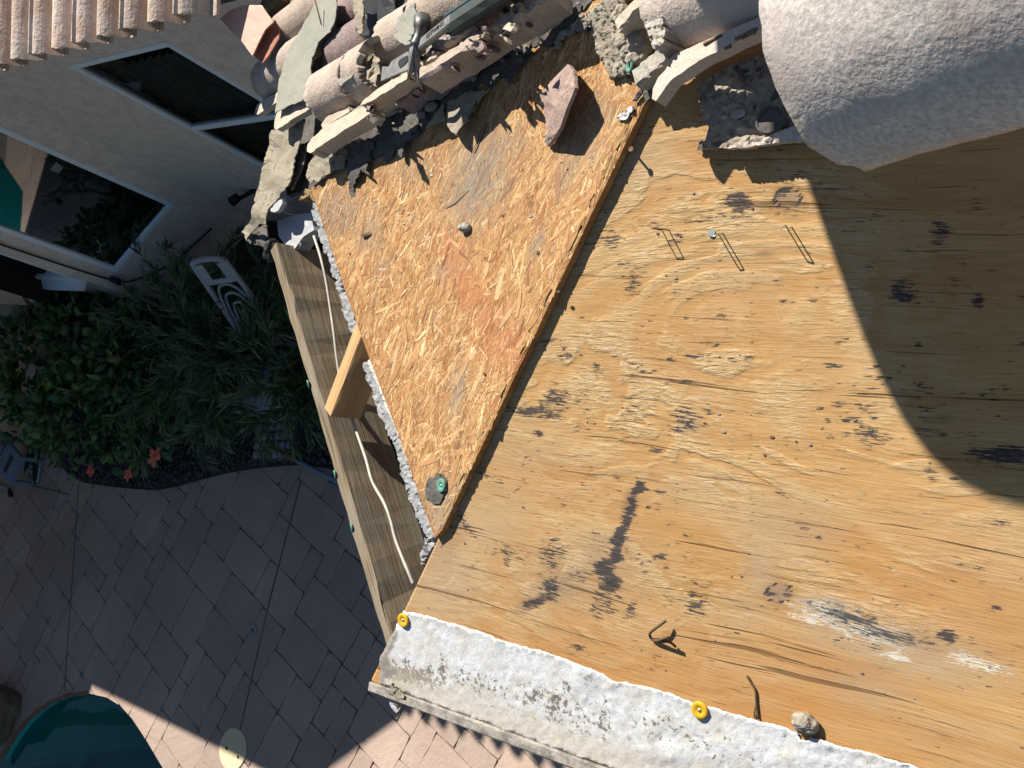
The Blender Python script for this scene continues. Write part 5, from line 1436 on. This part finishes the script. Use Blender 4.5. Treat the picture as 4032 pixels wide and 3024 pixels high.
# flat grey felt flap over the tiles, brown board, scraps
sheet('felt_sheet', [(1083, 446), (1088, 380), (1095, 325), (1125, 217), (1175, 130), (1223, 49), (1250, -10), (1326, -10), (1320, 60), (1300, 125), (1270, 150), (1254, 165), (1228, 228), (1222, 270), (1223, 304), (1236, 330), (1252, 342), (1234, 370), (1160, 410)], WF, M['felt_smooth'], bay, .100, .0025, 26, 2.5, .0005, 67, 14)
sheet('felt_scrap', [(1330, 330), (1342, 284), (1364, 216), (1398, 208), (1438, 190), (1412, 262), (1386, 300), (1342, 338)], WF, M['felt_smooth'], bay, .125, .004, 18, 2.5, .0008, 68, 9)
sheet('felt_scrap', [(1568, 65), (1600, 38), (1631, 11), (1642, 57), (1630, 120), (1615, 174), (1598, 179), (1582, 168), (1552, 144)], WF, M['felt_smooth'], bay, .125, .004, 18, 2.5, .0008, 69, 9)
sheet('felt_strip', [(1385, -10), (1428, -10), (1432, 60), (1425, 130), (1408, 133), (1398, 80)], WF, M['felt'], bay, .12, .004, 14, 2, .0008, 70, 9)
sheet('gap_shade', [(1425, -30), (1560, -30), (1556, 50), (1530, 105), (1500, 132), (1430, 140), (1400, 120)], WF, M['black'], bay, .085, .003, 30, 3, .001, 71, 14)  # black sheet stands in for shade in the hollow among the tiles
sheet('split_board', [(1029, 64), (1080, 84), (1120, 70), (1170, 43), (1245, -5), (1280, -40), (1150, -40), (1037, 38)], WF, M['old_wood'], bay, .065, .03, 24, 1.5, .0006, 72, 12, gdir=-DW)
sheet('split_board', [(1016, 44), (1024, 18), (1036, -10), (1112, -10), (1062, 30), (1035, 36)], WF, M['old_wood'], bay, .085, .02, 14, 2.5, .001, 73, 8, gdir=-DW)
tube('nail', [WF.at(1240, 0, .125), WF.at(1266, 98, .105)], [.0022, .0014], M['rusty'], bay, 6)
# valley metal between the two roofs
VP = Pl((-2.1, 1.1, 2.93), (0.05, -.1, 1))
sheet('valley_flashing', [(866, 74), (905, 40), (960, 20), (1030, 20), (1076, 86), (1044, 116), (1018, 168), (993, 219), (950, 160), (900, 112)], VP, M['salmon'], bay, 0, .004, 24, .5, .0002, 74, 14)
sheet('valley_flashing', [(1074, 88), (1100, 110), (1098, 150), (1060, 215), (1034, 248), (996, 219), (1040, 130)], VP, M['rust'], bay, -.02, .004, 24, .5, .0002, 75, 14)  # darker colour paints the shaded side of the flashing
# ---- mortar bed and blocks at the top of the hip
sheet('mortar_bed', [(2305, 52), (2345, 20), (2400, -10), (2470, -20), (2452, 60), (2440, 110), (2450, 170), (2468, 230), (2484, 262), (2482, 292), (2440, 298), (2400, 312), (2386, 268), (2352, 212), (2334, 138)], OS, M['mortar'], bay, .026, .012, 8, 3, .0016, 76, 6, smooth=True)
sheet('mortar_bed', [(2170, 186), (2200, 130), (2260, 90), (2310, 50), (2335, 110), (2260, 120), (2210, 150), (2190, 190)], OS, M['mortar'], bay, .022, .008, 8, 3, .0018, 77, 6, smooth=True)
beam('tile_edge', OS.at(2424, 100, .07), OS.at(2556, -40, .07), .022, .034, OS.n, M['tile_lip'], bay, .003, 8, .0012, 18)
sheet('mortar_block', [(2537, 66), (2560, 38), (2592, 25), (2612, 70), (2620, 120), (2611, 170), (2592, 206), (2570, 190), (2556, 150)], OS, M['mortar_pale'], bay, .075, .05, 14, 2, .002, 78, 9)
beam('tile_edge', OS.at(2496, 306, .045), OS.at(2622, 200, .05), .030, .03, OS.n, M['mortar_pale'], bay, .004, 8, .0012, 19)
for k, (x, y, s) in enumerate(((2500, 120, .045), (2520, 170, .04), (2480, 200, .03), (2470, 160, .03), (2510, 225, .03), (2450, 60, .03))):
    rock('mortar_lump', OS.at(x, y, .03), (s, s * .9, s * .8), M['mortar'], bay, 40 + k, 3, .6)
tag(cap_nail(OS.at(2480, 262, .034), nrm(np.array([-.6, -.3, 1])), .0095, M['green'], bay), label='half buried green cap nail')
sheet('felt_scrap', [(2490, 396), (2520, 350), (2526, 338), (2534, 345), (2524, 370), (2500, 398)], OS, M['black'], bay, .022, .003, 10, 1, .0006, 79, 7)
sheet('felt_scrap', [(2530, 372), (2560, 330), (2590, 300), (2600, 330), (2570, 372), (2545, 402)], OS, M['felt_dark'], bay, .02, .006, 12, 2, .001, 80, 8)
fe = sheet('feather', [(2425, 462), (2440, 448), (2460, 438), (2478, 420), (2492, 415), (2494, 430), (2480, 446), (2468, 466), (2450, 474)], OT, M['feather'], None, .006, .0012, 9, 1.5, .0012, 81, 6)
tag(fe, 'small grey white feather on the strand board near the top of the hip', 'feather')
# dirt disc and green cap near the lower tip of the strand board
sheet('felt_scrap', [(1672, 1960), (1676, 1915), (1690, 1880), (1712, 1882), (1722, 1862), (1742, 1870), (1756, 1890), (1756, 1930), (1742, 1960), (1730, 1985), (1700, 1980)], OT, M['felt_dark'], bay, .004, .003, 14, 2.5, .0006, 82, 9)
tag(cap_nail(OT.at(1738, 1912, .006), OT.n, .0125, M['green'], bay), label='green cap nail on a felt scrap')
# ---- loose tile fragment on the board
def fragment():
    P = {'t': (2234, 250, .020), 'l': (2126, 372, .004), 'l2': (2148, 458, .004), 'b1': (2150, 512, .02), 'b': (2142, 556, .012), 'b2': (2158, 577, .010), 'r': (2205, 500, .042), 'm': (2262, 345, .050), 'm2': (2260, 280, .034), 'c': (2188, 420, .040), 'c2': (2236, 330, .046)}
    N = {k: OT.at(*v) for k, v in P.items()}
    names = list(N); ix = {k: i for i, k in enumerate(names)}
    F = [('t', 'l', 'c2'), ('l', 'l2', 'c'), ('l', 'c', 'c2'), ('l2', 'b1', 'c'), ('b1', 'b', 'r'), ('b1', 'r', 'c'), ('c', 'r', 'm'), ('c', 'm', 'c2'), ('c2', 'm', 'm2'), ('t', 'c2', 'm2'), ('b', 'b2', 'r')]
    bm = bmesh.new()
    vs = [bm.verts.new(N[k]) for k in names]
    for f in F: bm.faces.new([vs[ix[k]] for k in f])
    bmesh.ops.subdivide_edges(bm, edges=bm.edges[:], cuts=3, use_grid_fill=True)
    bmesh.ops.triangulate(bm, faces=bm.faces[:])
    V = np.array([v.co[:] for v in bm.verts]); Fc = [[v.index for v in f.verts] for f in bm.faces]
    bm.verts.index_update(); Fc = [[v.index for v in f.verts] for f in bm.faces]; bm.free()
    V += np.random.default_rng(3).normal(0, .0006, V.shape)
    nn = np.cross(V[Fc[0][1]] - V[Fc[0][0]], V[Fc[0][2]] - V[Fc[0][0]])
    if np.dot(nn, OT.n) < 0: Fc = [f[::-1] for f in Fc]
    V2, F2 = thicken(V, Fc, nrm(-OT.n + np.array([.4, -.1, 0])) * .006)
    return mk('tile_fragment', V2, F2, M['tile_brown'])
tag(fragment(), 'broken brown roof tile fragment propped on the strand board', 'tile')
def pebble(px, plane, s, mat, label, seed, h=.3, name='mortar_chip', cat='rubble'):
    o = rock(name, plane.at(*px, s[2] * h), s, mat, None, seed, 3, .5); return tag(o, label, cat)
pebble((1832, 896), OT, (.024, .018, .018), M['mortar_pale'], 'small pale mortar chip alone in the middle of the strand board', 5)
pebble((3172, 2850), PW, (.036, .026, .03), M['mortar'], 'pitted mortar lump at the upper edge of the white membrane', 6)
pebble((1445, 925), OT, (.034, .010, .008), M['stick'], 'dark wood sliver on the strand board near its left edge', 7, name='wood_sliver', cat='sliver')
for k, (x, y) in enumerate([(1480, 790), (1380, 1000), (1372, 1010), (1500, 1105), (1480, 1090), (1910, 1015), (2090, 850), (1700, 690), (1610, 840), (2120, 995), (1505, 975), (1590, 880), (1640, 895), (2200, 1150), (2010, 1480), (2030, 1420), (1900, 1500), (1560, 1520), (1480, 600), (2240, 430), (2330, 370), (1980, 850), (1890, 640)]):
    s = rnd.uniform(.003, .007); rock('debris_chip', OT.at(x, y, .001), (s * 1.6, s, s * .7), M[('mortar_pale', 'stick', 'mortar', 'tile_lip')[k % 4]], bay, k + 60, 1, .5)
# sticks on the plywood
tw = empty('bent_splinter', PW.at(2565, 2510, 0), 'bent dark wood splinter standing on the plywood above the membrane', 'splinter')
tube('stem', spline([PW.at(2622, 2444, .012), PW.at(2590, 2468, .016), PW.at(2560, 2492, .01), PW.at(2562, 2510, .004), PW.at(2582, 2524, .006), PW.at(2620, 2512, .018), PW.at(2632, 2508, .022)], 4), .0022, M['stick'], tw, 6)
tube('fork', spline([PW.at(2576, 2520, .004), PW.at(2605, 2522, .010), PW.at(2640, 2530, .014), PW.at(2660, 2546, .004)], 4), .002, M['stick'], tw, 6)
tw2 = empty('twig', PW.at(2975, 2820, 0), 'thin dark twig lying on the plywood beside the white membrane', 'twig')
tube('stem', spline([PW.at(2940, 2660, .004), PW.at(2958, 2690, .003), PW.at(2974, 2720, .003), PW.at(2978, 2770, .003), PW.at(2986, 2832, .003)], 4), .0016, M['stick'], tw2, 6)
tube('fork', spline([PW.at(2978, 2768, .003), PW.at(2972, 2800, .003), PW.at(2970, 2826, .002)], 4), .0011, M['stick'], tw2, 6)
# ---- S tile at the top of the hip and the mortar under it
WD = Pl(PW.at(2760, 300), WF.n)
st1 = empty('roof_tile', PW.at(2760, 330), 'pale pink roof tile with a barrel side hanging over the top of the hip', 'tile')
sheet('pan', [(2566, 388), (2570, 350), (2590, 305), (2620, 275), (2648, 218), (2800, 150), (3000, 62), (3120, 10), (3150, 60), (3012, 112), (2900, 165), (2750, 240), (2640, 318), (2582, 398)], WD, M['tile_pale'], st1, .070, .020, 24, 1, .0004, 90, 14)
barrel('barrel', (2672, 24), .078, .46, M['tile_pale'], st1, .045, a0=-85, a1=85, seed=11, plane=WD, yaw=-.05)
for k, (x, y, L_) in enumerate(((2768, 172, .03), (2892, 152, .035), (2920, 148, .02), (2850, 190, .01))):
    p = WD.at(x, y, .073); beam('dirt_fleck', p, p + nrm(np.array([1, .15, .25])) * L_, .004, .003, WD.n, M['stick'], st1, .0006, 3, .0006, k)
mt_ = sheet('mortar_bed', [(2740, 336), (2800, 300), (2877, 252), (3014, 205), (3065, 330), (3140, 500), (2980, 560), (2860, 586), (2762, 586), (2790, 505), (2768, 460), (2750, 405)], PW, M['mortar'], bay, .022, .02, 18, 3, .0022, 92, 9)
sheet('tile_edge', [(2852, 584), (2900, 562), (2985, 545), (3060, 520), (3140, 492), (3180, 556), (3060, 562), (2960, 578)], PW, M['tile_pale'], bay, .034, .016, 16, 2, .001, 93, 9)
disc('plastic_washer', PW.at(3034, 476, .03), .020, .004, M['felt_dark'], bay, 24, .002)
rock('rubble', PW.at(2905, 448, .024), (.022, .013, .006), M['mortar_pale'], bay, 77, 2, .3)
sheet('felt_scrap', [(2744, 590), (2756, 548), (2766, 556), (2770, 580), (2800, 578), (2790, 590)], PW, M['felt_dark'], bay, .008, .003, 10, 2, .0008, 94, 7)
# ---- the big cap tile close to the camera
zA = 3.56; rc = .12
A_ = onz(3335, 692, zA)
ax_c = nrm((-1, 0, -.45)); ac = nrm(np.cross([0, 0, 1.0], ax_c)); ac = ac if ac[1] > 0 else -ac
upc = np.cross(ax_c, ac); upc = upc if upc[2] > 0 else -upc
def cap_tile(name, off, L, r, mat, label, seed, tp=1.0):
    rg = np.random.default_rng(seed)
    ns, nl = 40, 26
    V = []
    for i in range(nl + 1):
        rr = r * (1 + (tp - 1) * i / nl)
        for j in range(ns + 1):
            th = math.pi * (j / ns) * 1.0
            p = A_ + off + ac * r - ac * rr * math.cos(th) * 1.0 + upc * rr * math.sin(th) - ax_c * (L * i / nl)
            V.append(p)
    top = np.array(V)
    for i in range(4):
        for j in range(12):
            top[i * (ns + 1) + j] -= ax_c * max(0.0, .018 * math.exp(-(j / 2.4) ** 2) - i * .0158)
    top += (upc * .0022)[None] * (vnoise(top, 60, seed) - .5)[:, None] + rg.normal(0, .0005, top.shape)
    n = ns + 1
    top[:n] += ax_c[None] * (rg.normal(0, .0010, (n, 1)) - .007 * (vnoise(top[:n], 45, 3)[:, None] - .62).clip(0) * 3)
    F = [[i * n + j, i * n + j + 1, (i + 1) * n + j + 1, (i + 1) * n + j] for i in range(nl) for j in range(ns)]
    cc = A_ + off + ac * r
    ctr = np.array([cc - ax_c * (L * i / nl) for i in range(nl + 1) for _ in range(n)])
    offv = (ctr - top); offv /= np.linalg.norm(offv, axis=1)[:, None]; offv *= .013
    nn = np.cross(top[F[0][1]] - top[F[0][0]], top[F[0][2]] - top[F[0][0]])
    if np.dot(nn, offv[0]) > 0: F = [f[::-1] for f in F]
    m = len(top); V2 = np.vstack([top, top + offv]); F2 = [list(f) for f in F] + [[k + m for k in f[::-1]] for f in F]
    cnt = {(f[k], f[(k + 1) % 4]) for f in F for k in range(4)}
    for (a, b) in cnt:
        if (b, a) not in cnt: F2.append([a, a + m, b + m, b])
    o = mk(name, V2, F2, mat, None, smooth=True)
    return tag(o, label, 'tile')
cap1 = cap_tile('cap_tile', np.array([0, 0, 0.0]), .46, rc, M['tile_cap'], 'large rounded white pink cap tile filling the upper right corner', 5)
cap2 = cap_tile('cap_tile', -ax_c * .255 + upc * .016 - ac * .012, .40, rc + .012, M['tile_purple'], 'brown cap tile overlapping the large pale one at the right edge', 6)
# what carries the cap tiles: a mortared stack of tiles behind the frame edge
sup = empty('tile_stack', PW.at(3700, 250), 'stack of roof tiles bedded in mortar below the cap tiles', 'tile stack')
cc = A_ + ac * rc - ax_c * .30
base_z = K[2] + T * (cc[1] - K[1])
for i in range(6):
    zz = base_z + .02 + (cc[2] - .02 - base_z) * i / 6
    beam('tile', np.array([cc[0] - .07, cc[1] + .02, zz + .045]), np.array([cc[0] + .30, cc[1] + .02, zz + .06]), .15, .045, (0, 0, 1), M['tile'], sup, .006, 6, .002, i)
# ---- flat bar and hammer lying on the tiles
pb = empty('pry_bar', WF.at(1550, 260, .09), 'flat grey steel pry bar with a teardrop slot under the hammer', 'pry bar')
sheet('blade', [(1499, 318), (1502, 286), (1506, 262), (1530, 262), (1542, 240), (1575, 220), (1612, 198), (1640, 182), (1650, 250), (1610, 272), (1560, 292)], WF, M['steel'], pb, .102, .004, 18, .4, 0, 95, 14)
sheet('slot', [(1566, 252), (1572, 236), (1590, 224), (1604, 218), (1606, 238), (1590, 256), (1574, 268)], WF, M['black'], pb, .1035, .001, 8, .3, 0, 96, 6)
hm = empty('hammer', WF.at(1650, 200, .1), 'steel claw hammer with grey green grip lying on the broken tiles', 'hammer')
HH = .118
head = tube('head', [WF.at(1664, 66, HH), WF.at(1663, 70, HH), WF.at(1661, 104, HH), WF.at(1658, 116, HH), WF.at(1653, 132, HH), WF.at(1647, 152, HH), WF.at(1640, 172, HH), WF.at(1636, 190, HH)], [.0135, .0155, .0155, .012, .0095, .0095, .0115, .010], M['steel_dark'], hm, 18)
def prong(pts, w0, w1):
    P = spline([WF.at(*p) for p in pts], 5); V = []; F = []
    n = len(P)
    for i, p in enumerate(P):
        t = nrm(P[min(i + 1, n - 1)] - P[max(i - 1, 0)]); sd = nrm(np.cross(t, WF.n)); u = np.cross(sd, t)
        w = (w0 + (w1 - w0) * i / n) / 2; d = .0055 * (1 - i / n) + .0012
        V += [p - sd * w + u * d, p + sd * w + u * d, p + sd * w - u * d, p - sd * w - u * d]
    for i in range(n - 1):
        for j in range(4): F.append([4 * i + j, 4 * i + (j + 1) % 4, 4 * i + 4 + (j + 1) % 4, 4 * i + 4 + j])
    F.append([3, 2, 1, 0]); F.append([4 * n - 4, 4 * n - 3, 4 * n - 2, 4 * n - 1])
    return mk('claw', V, F, M['steel'], hm)
prong([(1636, 172, HH), (1626, 215, HH + .004), (1618, 262, HH - .002), (1610, 300, HH - .012), (1604, 326, HH - .024)], .013, .010)
prong([(1642, 182, HH - .004), (1638, 225, HH - .002), (1640, 270, HH - .010), (1648, 312, HH - .020), (1660, 348, HH - .034)], .013, .010)
h0, h1, h2 = WF.at(1640, 178, HH), WF.at(1772, 72, HH + .004), WF.at(2080, -130, HH + .006)
beam('shank', h0, h1, .024, .012, WF.n, M['steel'], hm, .003)
gx = nrm(h2 - h1)
g0 = h1 - gx * .012
beam('grip', g0, h2, .036, .028, WF.n, M['grip'], hm, .009, 8, .0004, 3)
sdv = nrm(np.cross(gx, WF.n)); sdv = sdv if np.dot(sdv, [0, 1, 0]) > 0 else -sdv
beam('grip_side', g0 + sdv * .021 - gx * .02 - WF.n * .004, h2 + sdv * .021 - WF.n * .004, .010, .016, WF.n, M['grip_blue'], hm, .003)
# stamped lettering on the shank
cu = bpy.data.curves.new('letters', 'FONT'); cu.body = 'ESTWING'; cu.size = .0135; cu.extrude = .0003; cu.align_x = 'CENTER'; cu.align_y = 'CENTER'
co = bpy.data.objects.new('letters', cu); link(co)
dg = bpy.context.evaluated_depsgraph_get(); me = bpy.data.meshes.new_from_object(co.evaluated_get(dg))
bpy.data.objects.remove(co)
me.materials.clear(); me.materials.append(M['ink'])
lo = link(bpy.data.objects.new('lettering', me)); lo.parent = hm
hx = nrm(h1 - h0); hy = np.cross(WF.n, hx)
lc = h0 * .42 + h1 * .58 + WF.n * .0008
lo.matrix_local = Matrix.Translation(Vector(lc) - wloc(hm)) @ Matrix(((hx[0], hy[0], WF.n[0], 0), (hx[1], hy[1], WF.n[1], 0), (hx[2], hy[2], WF.n[2], 0), (0, 0, 0, 1)))
# ---- unseen dish shape added to cast the curved shade on the plywood
dc = np.array([-.78, 1.084, 3.926])
du = np.array([.766, .643, 0.0]); dv = np.cross(-SUN, du); dv = dv if dv[2] > 0 else -dv
du, dv = nrm(-du * .866 - dv * .5), nrm(-du * .5 + dv * .866)
dish = empty('shadow_dish', (-.75, 1.15, 3.2), 'oval grey dish on a mast, added unseen above the hip as shadow caster', 'added shadow caster')
V = [dc + SUN * .05]; F = []; n = 48
for k in range(1, 7):
    q = k / 6
    for j in range(n):
        a = 2 * math.pi * j / n
        ca, sa = math.cos(a), math.sin(a); rr = (abs(ca) ** 4 + abs(sa) ** 4) ** -.25
        V.append(dc + du * .18 * q * ca * rr + dv * .205 * q * sa * rr + SUN * .05 * (1 - q * q))
for j in range(n): F.append([0, 1 + j, 1 + (j + 1) % n])
for k in range(5):
    for j in range(n): F.append([1 + k * n + j, 1 + (k + 1) * n + j, 1 + (k + 1) * n + (j + 1) % n, 1 + k * n + (j + 1) % n])
V2, F2 = thicken(np.array(V), F, SUN * .006)
mk('reflector', V2, F2, M['concrete'], dish, smooth=False)
tube('mast', spline([dc + SUN * .06, np.array([-.74, 1.05, 3.72]), np.array([-.75, 1.13, 3.5]), np.array([-.75, 1.15, 3.2])], 4), .02, M['steel_dark'], dish, 12)
tube('feed_arm', [dc - dv * .16, dc - SUN * .26 - dv * .06], .01, M['steel_dark'], dish, 8)
tube('feed_horn', [dc - SUN * .24 - dv * .05, dc - SUN * .31 - dv * .05], [.03, .022], M['concrete'], dish, 12)
